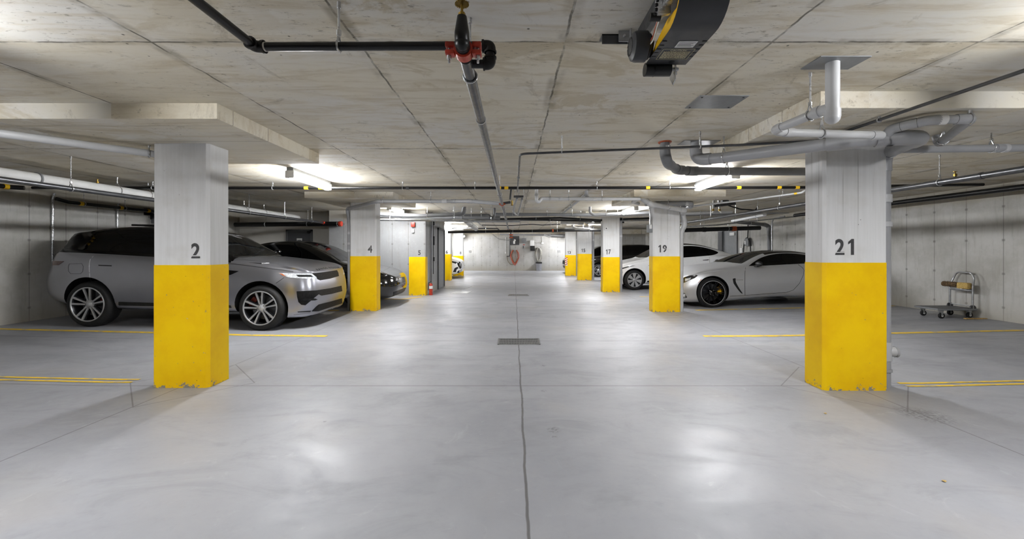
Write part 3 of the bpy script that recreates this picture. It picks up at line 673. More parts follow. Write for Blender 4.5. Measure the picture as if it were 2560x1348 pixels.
def wheel(c, s, sd, style):
    sp = c.s; R, rr, wd = sp['R'], sp['rim'], sp['tw']; cx = c.sm - s; yo = sd * sp['track']; M_ = c.M
    ax = Vector((0, sd, 0)); o = Vector((cx, yo, R)); T = lambda mb: (mb.bm.transform(M_), mb)[1]
    hw = wd / 2
    pr = [(rr - .005, -wd), (rr + .02, -wd), (R - .03, -wd + .01), (R - .004, -wd + .045), (R, -wd + .07), (R, -.07), (R - .004, -.045), (R - .03, -.012), (rr + (R - rr) * .5, .0), (rr + .015, -.006), (rr - .005, -.015)]
    mb = MB(); mb.lathe(pr, o, ax, 56); wh = build('wheel', T(mb), M['rubber'], c.t, 40)
    mb = MB(); mb.lathe([(rr + .008, -.02), (rr + .004, -.006), (rr - .008, -.004), (rr - .016, -.02), (rr - .03, -.05), (rr - .035, -wd + .02), (rr, -wd + .02)], o, ax, 56)
    build('rim', T(mb), M['alloyd'] if style != 'amg' else [M['gloss']], wh, 40)
    if style != 'amg':
        mb = MB(); mb.lathe([(rr + .009, -.012), (rr + .005, -.002), (rr - .01, -.002), (rr - .014, -.014)], o, ax, 64, True); build('rim_lip', T(mb), M['alloy'], wh, 40)
    if style == 'amg':
        mb = MB(); mb.lathe([(rr + .006, -.004), (rr - .004, -.002), (rr - .008, -.006), (rr, -.01)], o, ax, 64, True); build('rim_line', T(mb), M['alloy'], wh)
    mb = MB(); mb.lathe([(0, -.13), (rr * .72, -.13), (rr * .72, -.16), (0, -.16)], o, ax, 40); build('brake_disc', T(mb), M['rotor'] if style != 'amg' else M['gsteel'], wh, 40)
    mb = MB(); mb.lathe([(0, -wd + .03), (rr - .03, -wd + .03)], o, ax, 40); build('back_plate', T(mb), M['blk'], wh, 40)
    fx_, fz_ = Vector((1, 0, 0)), Vector((0, 0, 1)); pos = lambda a, r, h: o + (fx_ * math.cos(a) + fz_ * math.sin(a)) * r + ax * h
    mb = MB(); ca = {'rrs': math.pi - .5, 'amg': .15}.get(style, .4) if s == c.s['sa'] else (math.pi - .5 if style == 'amg' else .4)
    if c.M[0][0] < 0: ca = math.pi - ca
    for k in range(7):
        a0, a1 = ca - .38 + .76 * k / 7, ca - .38 + .76 * (k + 1) / 7
        q = [mb.bm.verts.new(pos(a, r, h)) for h in (-.09, -.17) for a, r in ((a0, rr * .55), (a1, rr * .55), (a1, rr * .86), (a0, rr * .86))]
        for f in ((0, 1, 2, 3), (7, 6, 5, 4), (0, 4, 5, 1), (1, 5, 6, 2), (2, 6, 7, 3), (3, 7, 4, 0)): mb._f([q[i] for i in f])
    build('caliper', T(mb), M['calr'] if style == 'rrs' else M['caly'] if style == 'amg' else M['grey'], wh)
    def spoke(mb, r0, r1, a0, a1, w0, w1, h0, h1, th=.03):
        p, q = pos(a0, r0, 0), pos(a1, r1, 0); d = (q - p).normalized(); n = d.cross(ax).normalized(); vs = []
        for pt, w_, h in ((p, w0, h0), (q, w1, h1)):
            for sg in (-1, 1):
                for hh, k in ((h, 1.0), (h - th, .8)): vs.append(mb.bm.verts.new(pt + n * w_ / 2 * sg * k + ax * hh))
        for f in ((0, 2, 6, 4), (1, 5, 7, 3), (0, 4, 5, 1), (2, 3, 7, 6), (0, 1, 3, 2), (4, 6, 7, 5)): mb._f([vs[i] for i in f])
    dark = MB(); br = MB(); k0 = .3
    if style in ('rrs', 'kia'):
        for k in range(5):
            a = math.pi / 2 + .1 + k * 2 * math.pi / 5
            for sg in (-1, 1):
                spoke(br, .06, rr * .45, a + sg * .28, a + sg * .21, .026, .022, -.035, -.025); spoke(br, rr * .44, rr - .006, a + sg * .21, a + sg * .20, .022, .034 if style == 'rrs' else .028, -.025, -.012)
                spoke(dark, .07, rr - .02, a + sg * .27, a + sg * .24, .05, .06, -.055, -.035, .04)
        build('spokes', T(br), M['alloy'], wh, 25); build('spoke_backing', T(dark), M['alloyd'], wh, 25)
    elif style == 'amg':
        for k in range(10):
            a = k * 2 * math.pi / 10 + .1
            for sg in (-1, 1): spoke(br, .06, rr - .012, a + sg * .10, a + sg * .08, .016, .02, -.07, -.02)
        build('spokes', T(br), M['gloss'], wh, 25)
    else:
        for k in range(7):
            a = math.pi / 2 + k * 2 * math.pi / 7
            spoke(br, .03, rr - .01, a - .12, a, .035, .13, -.03, -.012, .02); spoke(dark, .05, rr - .015, a + .2, a + .36, .03, .09, -.05, -.03, .02)
        build('spokes', T(br), M['alloy'], wh, 25); build('spoke_backing', T(dark), M['alloyd'], wh, 25)
    mb = MB(); mb.lathe([(0, -.012), (.024, -.012), (.034, -.018), (.05, -.03), (.075, -.045), (.085, -.08), (0, -.08)], o, ax, 28); build('hub', T(mb), M['alloy'] if style != 'amg' else M['gloss'], wh, 40)
    mb = MB()
    for k in range(5):
        p = pos(k * 2 * math.pi / 5 + .7, .062, 0); mb.cyl(p - ax * .06, p - ax * .022, .009, 8)
    build('wheel_nuts', T(mb), M['chrome'], wh)
    return wh
def mirror_part(c, s, z, mat, y=None):
    for sd in (1, -1):
        y_ = sd * (y or c.s['W'] * .97); mb = MB(); x = c.sm - c.map(s)
        mb.ball((x, y_ + sd * .1, z + .035), .1, 16, (.62, 1.15, .62)); mb.box((x - .04, y_ - sd * .1, z - .04), (x + .03, y_ + sd * .06, z - .005), .01)
        mb.bm.transform(c.M); build('wing_mirror', mb, mat, c.t)
def all_wheels(c, style):
    for s in (c.s['sa'], c.s['sr']):
        for sd in (1, -1): wheel(c, s, sd, style)
def crop(x0, y0, k): return lambda *p: [(x0 + u / k, y0 + v / k) for u, v in p]
NL0 = [(0, .1), (.3, .05), (.55, .0), (.8, .02), (1.1, .09), (1.4, .12)]
TL0 = [(0, .1), (.4, .03), (.7, .0), (1.0, .02), (1.5, .06), (1.8, .1)]
# ---- silver SUV
RRS = dict(cut=.115, L=4.946, W=1.0, sa=.93, sr=3.927, R=.395, rim=.293, tw=.285, track=1.0, archgap=.06, top=(1.52, 4.72), wk=.945, flare=.018, tuck=.06, ee=.88,
    zc=[(0, 1.045), (.1, 1.085), (.4, 1.15), (.9, 1.205), (1.3, 1.24), (1.52, 1.265), (1.9, 1.46), (2.3, 1.68), (2.55, 1.76), (3.0, 1.805), (3.5, 1.80), (4.0, 1.755), (4.35, 1.705), (4.58, 1.66), (4.66, 1.55), (4.76, 1.33), (4.88, 1.12), (4.946, 1.0)],
    zk=[(0, .98), (.3, 1.035), (.6, 1.07), (1.0, 1.11), (1.5, 1.17), (2.0, 1.215), (3, 1.25), (4, 1.285), (4.55, 1.29), (4.75, 1.2), (4.946, .95)],
    zb=[(0, .25), (.12, .205), (.5, .20), (.9, .24), (1.4, .30), (3.4, .31), (4.2, .33), (4.65, .42), (4.946, .5)],
    wf=[(0, .56), (.012, .64), (.03, .70), (.09, .79), (.18, .865), (.32, .925), (.55, .975), (.8, 1.0), (4.0, 1.0), (4.35, .985), (4.6, .945), (4.78, .87), (4.88, .79), (4.946, .66)],
    we=[(0, .84), (1.2, .84), (1.55, .79), (2.3, .71), (3, .69), (4, .67), (4.6, .65), (4.946, .65)], nl=NL0, tl=[(0, .1), (.5, .02), (.75, 0), (1.05, .06), (1.4, .1), (1.7, .02), (2, 0)])
c = make_car('suv', 'silver SUV with black roof parked nose out behind the column stencilled 2', RRS, -4.409, 7.9, 1, M['silver'])
all_wheels(c, 'rrs')
decal(c, 'side_window', [(1.78, 1.245), (2.1, 1.44), (2.42, 1.61), (2.75, 1.70), (3.3, 1.725), (3.95, 1.69), (4.45, 1.6), (4.62, 1.45), (4.5, 1.36), (3.6, 1.315), (2.6, 1.285)], 'side', M['glass'], .004, .08, True)
decal(c, 'windscreen', [(-.77, 1.3), (.77, 1.3), (.66, 1.68), (.0, 1.73), (-.66, 1.68)], 'front', M['glassl'], .004, .08)
decal(c, 'rear_window', [(-.62, 1.2), (.62, 1.2), (.55, 1.6), (-.55, 1.6)], 'rear', M['glass'], .004, .08)
K = crop(560, 570, 4.994); KB = crop(100, 540, 4.493)
hl = decal(c, 'headlight', K((670, 562), (860, 568), (1095, 570), (1150, 618), (1155, 632), (1045, 636), (830, 622), (740, 598)), 'px', M['lampc'], .006, .04, True)
decal(c, 'lamp_unit', K((900, 585), (1080, 588), (1110, 612), (930, 612)), 'px', M['lampd'], .009, .04, True)
decal(c, 'turn_lens', K((688, 564), (735, 575), (778, 608), (735, 596)), 'px', M['amber'], .009, .04, True)
decal(c, 'upper_grille', K((1098, 570), (1250, 552), (1408, 528), (1425, 560), (1432, 602), (1320, 635), (1200, 655), (1165, 640), (1158, 612)), 'px', M['mesh'], .006, .04)
decal(c, 'lower_grille', K((905, 792), (1150, 780), (1330, 752), (1465, 722), (1474, 790), (1340, 825), (1215, 846), (1180, 828), (1015, 826), (1015, 965), (965, 960), (928, 925), (912, 860)), 'px', M['mesh'], .006, .04)
decal(c, 'intake_fin', K((930, 886), (1010, 880), (1130, 880), (1165, 892), (1130, 905), (935, 906)), 'px', M['gloss'], .012, .04)
decal(c, 'bumper_grille', K((1092, 1042), (1180, 958), (1330, 920), (1470, 880), (1476, 940), (1330, 990), (1180, 1040)), 'px', M['mesh'], .006, .04)
decal(c, 'bumper_slot', K((918, 1045), (1085, 1034), (1075, 1050), (922, 1054)), 'px', M['blk'], .005, .04, True)
decal(c, 'lip', K((870, 1085), (1040, 1066), (1300, 1024), (1480, 940), (1486, 955), (1310, 1042), (1100, 1085), (890, 1100)), 'px', M['silver'], .008, .04)
decal(c, 'bonnet_vent', K((310, 432), (470, 438), (465, 450)), 'px', M['blk'], .004, .03, True)
decal(c, 'vent_trim', K((470, 441), (565, 437), (570, 446), (480, 453)), 'px', M['edge'], .006, .03, True)
decal(c, 'fender_vent', [(1.32, 1.03), (1.75, 1.06), (1.75, .93), (1.6, .93), (1.45, .965)], 'side', M['gloss'], .004, .05, True)
strip(c, 'bonnet_gap', [(.36, 1.035), (.55, 1.062), (.9, 1.098), (1.3, 1.14), (1.7, 1.17)], 'side', M['gap'], .01, True)
strip(c, 'bumper_gap', K((610, 718), (680, 670), (750, 620)), 'px', M['gap'], .012, True)
strip(c, 'door_gap', [(3.24, 1.27), (3.3, 1.2), (3.32, 1.1), (3.31, .95), (3.25, .84)][0:0] or KB((600, 452), (565, 485), (552, 540), (553, 610), (560, 690), (575, 735)), 'px', M['edge'], .012, True)  # pale strip paints the highlight along this door's edge
strip(c, 'door_gap', [(2.62, 1.27), (2.62, .9), (2.58, .42)], 'side', M['gap'], .008, True); strip(c, 'door_gap', [(1.72, 1.16), (1.66, .9), (1.62, .45)], 'side', M['gap'], .008, True)
decal(c, 'door_handle', KB((662, 550), (805, 555), (805, 566), (664, 561)), 'px', M['gap'], .012, .03, True)
decal(c, 'tail_light', KB((112, 506), (275, 508), (210, 553), (112, 557)), 'px', M['tail'], .006, .04, True)
strip(c, 'fuel_flap', KB((330, 540), (470, 535), (487, 570), (480, 625), (455, 650), (345, 650), (320, 620), (318, 570), (330, 540)), 'px', M['gap'], .007)
decal(c, 'sill', [(1.42, .30), (3.45, .32), (3.4, .45), (1.46, .43)], 'side', M['blk'], .01, .1, True)
strip(c, 'window_trim', K((70, 90), (200, 125), (340, 185), (510, 285)), 'px', M['edge'], .01, True)
mirror_part(c, 1.86, 1.3, M['gloss'])
mb = MB(); p = c.sm - 3.35; mb.box((p - .35, -.35, 1.80), (p + .2, .35, 1.835), .012); mb.bm.transform(c.M); build('roof_fin', mb, M['gloss'], c.t)
inv = c.M.inverted()
def on_front(car, y, z, off=.006):
    hit, n_, i_, d_ = car.bvh.ray_cast(Vector((8, y, z)), Vector((-1, 0, 0)))
    if hit is None: hit, n_ = Vector((car.sm, y, z)), Vector((1, 0, 0))
    return car.M @ (hit + n_ * off)
bm = text_bm('R A N G E   R O V E R', .042, .98, .03)
for v in bm.verts: v.co = on_front(c, v.co.x, 1.062 + v.co.y * .6 - .05 * v.co.x ** 2)
build('bonnet_lettering', bm, M['blk'], c.t)
# ---- black car behind
MY = dict(L=4.75, W=.96, sa=.87, sr=3.76, R=.35, rim=.245, tw=.25, track=.95, archgap=.05, top=(1.3, 4.5), roof=(2.15, 4.4), toplvl='edge', wk=.95, flare=.02, haunch=1.3, tuck=.06, ee=.88,
    zc=[(0, .70), (.05, .76), (.15, .82), (.35, .90), (.8, 1.0), (1.15, 1.065), (1.3, 1.10), (1.7, 1.315), (2.1, 1.51), (2.5, 1.61), (2.8, 1.624), (3.2, 1.59), (3.6, 1.50), (4.0, 1.375), (4.3, 1.255), (4.55, 1.15), (4.68, 1.06), (4.75, .92)],
    zk=[(0, .64), (.2, .74), (.5, .84), (.9, .92), (1.3, .975), (2, 1.01), (3, 1.045), (4, 1.08), (4.5, 1.07), (4.75, .86)],
    zb=[(0, .30), (.1, .22), (.3, .19), (1.3, .2), (3.3, .21), (4.3, .26), (4.75, .45)],
    wf=[(0, .42), (.012, .50), (.03, .56), (.09, .68), (.18, .79), (.32, .88), (.55, .95), (.85, 1), (3.8, 1), (4.2, .97), (4.5, .9), (4.66, .8), (4.75, .62)],
    we=[(0, .82), (1.1, .8), (1.35, .77), (2.2, .67), (3, .65), (4, .63), (4.75, .66)], nl=[(0, .12), (.3, .06), (.5, .0), (.7, .03), (.9, .1), (1.2, .15)], tl=TL0)
def crossover(label, fx, yc, facing, paint, handle=True):
    c = make_car('car', label, MY, fx, yc, facing, paint)
    all_wheels(c, 'tesla' if paint is not M['blackp'] else 'tesla')
    decal(c, 'side_window', smooth2([(1.62, 1.06), (2.0, 1.27), (2.4, 1.455), (2.8, 1.505), (3.2, 1.485), (3.6, 1.40), (3.92, 1.27), (3.82, 1.195), (3.6, 1.155)], 4) + [(3.0, 1.12), (2.3, 1.085)], 'side', M['glass'], .004, .08, True)
    decal(c, 'windscreen', [(-.68, 1.13), (0, 1.11), (.68, 1.13), (.6, 1.50), (-.6, 1.50)], 'front', M['glassl'], .004, .08)
    decal(c, 'rear_window', [(-.55, 1.22), (.55, 1.22), (.5, 1.5), (-.5, 1.5)], 'rear', M['glass'], .004, .08)
    decal(c, 'headlight', [(.34, .70), (.62, .79), (.9, .865), (.62, .83), (.36, .755)], 'side', M['lampd'], .005, .05, True)
    decal(c, 'lower_intake', [(-.5, .26), (.5, .26), (.56, .36), (.4, .38), (-.4, .38), (-.56, .36)], 'front', M['blk'], .006, .06)
    decal(c, 'door_handle', [(2.15, .94), (2.36, .945), (2.36, .96), (2.15, .957)], 'side', M['gap'], .008, .04, True)
    decal(c, 'door_handle', [(3.28, .985), (3.44, .99), (3.5, 1.005), (3.47, 1.02), (3.28, 1.002)], 'side', M['gap'], .008, .04, True)
    decal(c, 'side_repeater', [(1.36, .86), (1.56, .875), (1.44, .81)], 'side', M['gap'], .006, .04, True)
    for a in ([(1.62, 1.0), (1.58, .7), (1.6, .32)], [(2.55, 1.06), (2.6, .7), (2.58, .32)], [(3.52, 1.1), (3.5, .9), (3.36, .72)]): strip(c, 'door_gap', a, 'side', M['gap'], .007, True)
    strip(c, 'door_pillar', [(2.62, 1.1), (2.7, 1.49)], 'side', M['gloss'], .03, True)
    decal(c, 'sill', [(1.3, .22), (3.3, .23), (3.28, .33), (1.32, .32)], 'side', M['blk'], .006, .1, True)
    mirror_part(c, 1.75, 1.06, M['gloss'] if paint is M['blackp'] else paint, .93)
    return c
crossover('black hatchback parked nose out behind the silver SUV', -3.83, 10.62, 1, M['blackp'])
crossover('white hatchback with black glass behind the column stencilled 19', 4.25, 14.9, -1, M['whitep'])
# ---- silver coupe
AMG = dict(L=4.728, W=.985, sa=.93, sr=3.63, R=.362, rim=.288, tw=.295, track=.975, archgap=.028, top=(2.45, 4.2), roof=(2.42, 3.55), toplvl='edge', wk=.93, flare=.03, haunch=1.5, tuck=.05, ee=.84,
    zc=[(0, .62), (.06, .68), (.2, .75), (.5, .855), (.93, .945), (1.4, 1.0), (1.62, 1.02), (1.75, 1.05), (2.1, 1.195), (2.45, 1.31), (2.8, 1.352), (3.2, 1.345), (3.7, 1.26), (4.1, 1.14), (4.45, 1.0), (4.65, .93), (4.728, .82)],
    zk=[(0, .55), (.2, .66), (.5, .765), (.93, .845), (1.4, .875), (2.0, .905), (2.8, .93), (3.3, .955), (3.8, .965), (4.4, .89), (4.728, .75)],
    zb=[(0, .2), (.15, .14), (.4, .12), (1.5, .15), (1.7, .17), (2.6, .215), (3.2, .2), (4.3, .2), (4.728, .4)],
    wf=[(0, .42), (.012, .5), (.03, .57), (.09, .69), (.18, .80), (.32, .885), (.55, .955), (.93, .995), (1.6, .975), (2.6, .97), (3.4, 1), (3.9, 1), (4.3, .95), (4.55, .87), (4.728, .68)],
    we=[(0, .8), (1.4, .8), (1.75, .76), (2.4, .62), (3, .58), (3.7, .56), (4.2, .6), (4.728, .66)], nl=[(0, .06), (.25, .0), (.45, .03), (.65, .1), (.9, .2), (1.2, .2)], tl=TL0)
c = make_car('coupe', 'silver sports coupe parked nose out beside the column stencilled 21', AMG, 4.82, 10.58, -1, M['silvs'], M['gloss'])
all_wheels(c, 'amg')
decal(c, 'side_window', smooth2([(1.9, .985), (2.15, 1.115), (2.45, 1.215), (2.8, 1.262), (3.2, 1.25), (3.6, 1.17), (3.85, 1.07)], 4) + [(3.5, 1.025), (2.8, 1.0), (2.3, .985)], 'side', M['glass'], .004, .08, True)
K = crop(1690, 600, 7.094)
decal(c, 'windscreen', [(-.7, 1.04), (0, 1.06), (.7, 1.04), (.52, 1.275), (0, 1.31), (-.52, 1.275)], 'front', M['glassl'], .004, .07)
decal(c, 'rear_window', [(-.5, 1.02), (.5, 1.02), (.42, 1.26), (-.42, 1.26)], 'rear', M['glass'], .004, .08)
decal(c, 'headlight', K((60, 700), (150, 660), (250, 630), (360, 622), (388, 635), (330, 680), (240, 715), (150, 760), (70, 770)), 'px', M['lampd'], .005, .04, True)
decal(c, 'lamp_unit', K((160, 690), (270, 668), (250, 705), (165, 738)), 'px', M['lampc'], .008, .04, True)
decal(c, 'side_marker', K((385, 765), (448, 690), (456, 700), (396, 766)), 'px', M['amber'], .004, .04, True)
decal(c, 'fender_vent', smooth2(K((1005, 690), (1054, 682), (1060, 745), (1115, 850), (1178, 945), (1150, 940), (1085, 865), (1020, 770)), 3), 'px', M['blk'], .004, .03, True)
decal(c, 'front_intake', K((90, 930), (150, 915), (222, 1025), (215, 1048), (100, 1050)), 'px', M['edge'], .004, .04, True)
decal(c, 'intake_mouth', K((90, 950), (150, 938), (200, 1022), (100, 1036)), 'px', M['blk'], .008, .04, True)
strip(c, 'door_gap', K((1232, 492), (1222, 600), (1220, 780), (1225, 985)), 'px', M['gap'], .009, True)
strip(c, 'sill_gap', K((955, 1000), (1220, 985), (1600, 957), (1960, 930), (2080, 890), (2190, 770), (2255, 630), (2272, 540), (2240, 490), (2165, 437)), 'px', M['gap'], .008, True)
decal(c, 'door_handle', K((1945, 592), (2000, 566), (2115, 553), (2127, 568), (2085, 585), (1990, 600)), 'px', M['silvs'], .014, .03, True)
decal(c, 'wing_badge', K((1068, 704), (1190, 702), (1188, 716), (1068, 716)), 'px', M['chrome'], .004, .04, True)
decal(c, 'grille', [(-.42, .28), (.42, .28), (.5, .45), (.38, .56), (-.38, .56), (-.5, .45)], 'front', M['mesh'], .006, .05)
mirror_part(c, 2.05, 1.0, M['blk'], .88)
# ---- dark car beyond, and one more behind column 13
KIA = dict(L=4.5, W=.93, sa=.88, sr=3.6, R=.345, rim=.24, tw=.24, track=.92, archgap=.06, top=(1.2, 4.3), wk=.95, flare=.015, tuck=.06, ee=.87,
    zc=[(0, .86), (.06, .92), (.3, 1.0), (.8, 1.07), (1.1, 1.115), (1.25, 1.16), (1.7, 1.42), (2.1, 1.6), (2.5, 1.66), (3.2, 1.655), (3.8, 1.6), (4.1, 1.56), (4.2, 1.45), (4.35, 1.2), (4.5, .95)],
    zk=[(0, .8), (.4, .92), (.9, 1.0), (1.3, 1.04), (2, 1.07), (3, 1.1), (4, 1.14), (4.3, 1.1), (4.5, .85)],
    zb=[(0, .3), (.3, .22), (1.3, .24), (3.4, .24), (4.2, .3), (4.5, .45)],
    wf=[(0, .58), (.03, .7), (.09, .79), (.18, .86), (.4, .95), (.8, 1), (3.7, 1), (4.1, .97), (4.35, .88), (4.5, .7)],
    we=[(0, .82), (1.0, .82), (1.3, .78), (2.1, .7), (3, .68), (4, .66), (4.5, .66)], nl=NL0, tl=TL0)
def suv2(label, fx, yc, facing, paint):
    c = make_car('car', label, KIA, fx, yc, facing, paint)
    all_wheels(c, 'kia')
    decal(c, 'side_window', [(1.55, 1.12), (1.9, 1.37), (2.3, 1.54), (3.2, 1.56), (3.9, 1.45), (4.05, 1.28), (3.9, 1.2), (2.8, 1.16)], 'side', M['glass'], .004, .08, True)
    decal(c, 'windscreen', [(-.7, 1.17), (.7, 1.17), (.6, 1.56), (-.6, 1.56)], 'front', M['glassl'], .004, .08)
    decal(c, 'headlight', [(.2, .8), (.55, .9), (.75, .93), (.6, .86), (.22, .74)], 'side', M['lampc'], .005, .05, True)
    decal(c, 'grille', [(-.5, .55), (.5, .55), (.55, .78), (-.55, .78)], 'front', M['mesh'], .006, .06)
    decal(c, 'lower_intake', [(-.6, .3), (.6, .3), (.5, .45), (-.5, .45)], 'front', M['blk'], .006, .06)
    decal(c, 'sill', [(1.3, .26), (3.2, .26), (3.18, .4), (1.32, .4)], 'side', M['blk'], .008, .1, True)
    for a in ([(1.5, 1.05), (1.46, .7), (1.5, .42)], [(2.5, 1.12), (2.52, .42)]): strip(c, 'door_gap', a, 'side', M['gap'], .007, True)
    mirror_part(c, 1.62, 1.13, M['gloss'], .9); return c
suv2('black crossover seen between the columns stencilled 17 and 15', 4.42, 21.55, -1, M['blackp'])
suv2('dark grey crossover mostly hidden behind the column stencilled 13', 3.98, 24.6, -1, M['dgrey'])
# ---- white SUV nose beyond column 6
EQS = dict(L=5.0, W=.98, sa=.9, sr=4.0, R=.37, rim=.275, tw=.26, track=.97, archgap=.045, top=(1.4, 4.7), wk=.95, flare=.015, tuck=.06, ee=.87,
    zc=[(0, .84), (.05, .9), (.15, .95), (.4, 1.02), (.9, 1.09), (1.3, 1.14), (1.5, 1.2), (2.0, 1.47), (2.4, 1.64), (2.8, 1.71), (3.4, 1.7), (4.2, 1.6), (4.6, 1.5), (4.75, 1.3), (4.9, 1.1), (5.0, .9)],
    zk=[(0, .78), (.3, .9), (.9, 1.0), (1.4, 1.05), (3, 1.1), (4.2, 1.13), (4.8, 1.05), (5.0, .82)],
    zb=[(0, .32), (.15, .24), (.4, .2), (1.3, .22), (4.0, .24), (4.7, .32), (5, .5)],
    wf=[(0, .5), (.03, .62), (.09, .72), (.18, .81), (.35, .9), (.6, .96), (.9, 1), (4.1, 1), (4.6, .95), (4.85, .85), (5, .66)],
    we=[(0, .82), (1.2, .82), (1.5, .78), (2.4, .69), (3.4, .67), (5, .65)], nl=NL0, tl=TL0)
c = make_car('car', 'white SUV whose nose shows between the columns stencilled 6 and 8', EQS, -3.5, 20.35, 1, M['whitep'])
all_wheels(c, 'rrs')
K = crop(1050, 540, 6.128)
decal(c, 'grille', K((560, 712), (610, 700), (632, 735), (632, 800), (610, 812), (585, 770)), 'px', M['gloss'], .006, .04)
decal(c, 'headlight', K((468, 688), (560, 705), (590, 735), (560, 738), (468, 708)), 'px', M['lampd'], .006, .04, True)
decal(c, 'side_intake', K((505, 860), (530, 800), (575, 780), (590, 800), (560, 820), (550, 862)), 'px', M['blk'], .006, .04, True)
decal(c, 'lower_intake', K((560, 865), (600, 830), (634, 822), (632, 862), (590, 872)), 'px', M['blk'], .006, .04)
decal(c, 'side_window', [(1.85, 1.15), (2.3, 1.45), (2.8, 1.58), (3.6, 1.57), (4.3, 1.4), (4.1, 1.22), (2.8, 1.17)], 'side', M['glass'], .004, .08, True)
decal(c, 'windscreen', [(-.72, 1.2), (.72, 1.2), (.62, 1.6), (-.62, 1.6)], 'front', M['glassl'], .004, .08)
# ------------------------------------------------------------------ pipes
def pipe(name, label, cat, pts, r, mat, fil=None, fit=None, joints=(), hang=(), fitmat=None, seg=14, ztop=CEIL, group=None, clampmat='zinc', hr=.006):
    """pts: centre line; fit: make an elbow fitting at every bend; joints: distances along the run for couplings; hang: fractions of segments (i, t)"""
    P = [Vector(p) for p in pts]; fil = fil or r * 2.2
    t = thing(name, label, cat, P[0], group=group); line, arcs = fillet(P, fil)
    build('pipe', MB().sweep(line, r, seg), M[mat], t)
    if fit:
        for arc, u, v in arcs:
            e = [arc[0] + u * r * 1.1] + arc + [arc[-1] + v * r * 1.1]; build('elbow', MB().sweep(e, r * 1.16, seg), M[fitmat or mat], t)
    for (i, tt, ln, *mm) in joints:
        a, b = P[i], P[i + 1]; d = (b - a).normalized(); p = a.lerp(b, tt); build('coupling', MB().cyl(p - d * ln / 2, p + d * ln / 2, r * 1.16, seg), M[mm[0] if mm else (fitmat or mat)], t)
    for h in hang:
        i, tt = h[0], h[1]; zt = h[2] if len(h) > 2 else ztop
        a, b = P[i], P[i + 1]; d = (b - a).normalized(); p = a.lerp(b, tt)
        if zt - p.z < r + .02: continue
        sd = d.cross(Vector((0, 0, 1))).normalized()
        hg = build('hanger', MB().cyl((p.x, p.y, p.z + r * 1.2 + .05), (p.x, p.y, zt + .002), hr, 8).cyl((p.x, p.y, p.z + r * 1.2 + .03), (p.x, p.y, p.z + r * 1.2 + .055), hr * 2, 6).cyl((p.x, p.y, zt - .03), (p.x, p.y, zt + .002), hr * 1.7, 8), M[clampmat], t)
        n = 18; rr = r + .005; loop = [p + (sd * math.cos(x) + Vector((0, 0, 1)) * math.sin(x)) * rr for x in [math.radians(60) + k * math.radians(-300) / n for k in range(n + 1)]]
        top = p + Vector((0, 0, r * 1.2 + .04)); loop = [top] + loop + [top]
        build('clamp', MB().sweep(loop, .011, prof=[(-.25, -1), (.25, -1), (.25, 1), (-.25, 1)]) if False else MB().sweep(loop, .0055, 6), M[clampmat], hg)
    return t
V = Vector
# sprinkler main down the aisle
mx = -.229; mz = 2.325
t = pipe('sprinkler_main', 'dark steel sprinkler main running down the middle of the ceiling', 'pipe', [(mx, 1.9, mz), (mx, 18.18, mz)], .030, 'gsteel', joints=[(0, .055, .012, 'zinc')], hang=[(0, .285), (0, .012), (0, .6), (0, .85)], seg=20)
t2 = Vector((mx, 1.8, mz))
cp = build('coupling', MB().sweep([t2 + V((0, y, 0)) for y in (.0, .055)], .043, 20), M['red'], t)
for sg in (-1, 1): build('coupling_lug', MB().box((mx + sg * .04, 1.8, mz - .026), (mx + sg * .082, 1.845, mz - .006), .005).box((mx + sg * .04, 1.8, mz + .008), (mx + sg * .082, 1.845, mz + .03), .005), M['red'], t)
for sg in (-1, 1): build('bolt', MB().cyl((mx + sg * .066, 1.822, mz - .06), (mx + sg * .066, 1.822, mz + .038), .0055, 8).cyl((mx + sg * .066, 1.822, mz - .042), (mx + sg * .066, 1.822, mz - .026), .011, 6), M['zinc'], t)
el, _ = fillet([(mx, 1.86, mz), (mx, 1.765, mz), (mx, 1.765, mz + .12)], .05, 8); n = len(el)
build('reducing_elbow', MB().sweep(el, [.033 if i < n - 1 else .021 for i in range(n)], 20).ball((mx, 1.772, mz + .003), .034), M['black'], t)
sp = build('sprinkler_head', MB().cyl((mx, 1.765, mz + .118), (mx, 1.765, mz + .135), .016, 6).cyl((mx, 1.765, mz + .13), (mx, 1.765, mz + .175), .006, 8), M['brass'], t)
mb = MB(); mb.lathe([(.002, .176), (.026, .174), (.027, .177), (.002, .18)], (mx, 1.765, mz), (0, 0, 1), 24)
for k in range(18):
    a = k * math.pi / 9; mb.box((.024, -.003, .172), (.031, .003, .177), mat=Matrix.Translation((mx, 1.765, mz)) @ Matrix.Rotation(a, 4, 'Z'))
build('deflector', mb, M['brass'], sp)
for y in (7.96, 18.0): build('coupling', MB().cyl((mx, y - .03, mz), (mx, y + .03, mz), .042, 16).box((mx - .065, y - .02, mz - .012), (mx + .065, y + .02, mz + .012), .004), M['rust'], t)
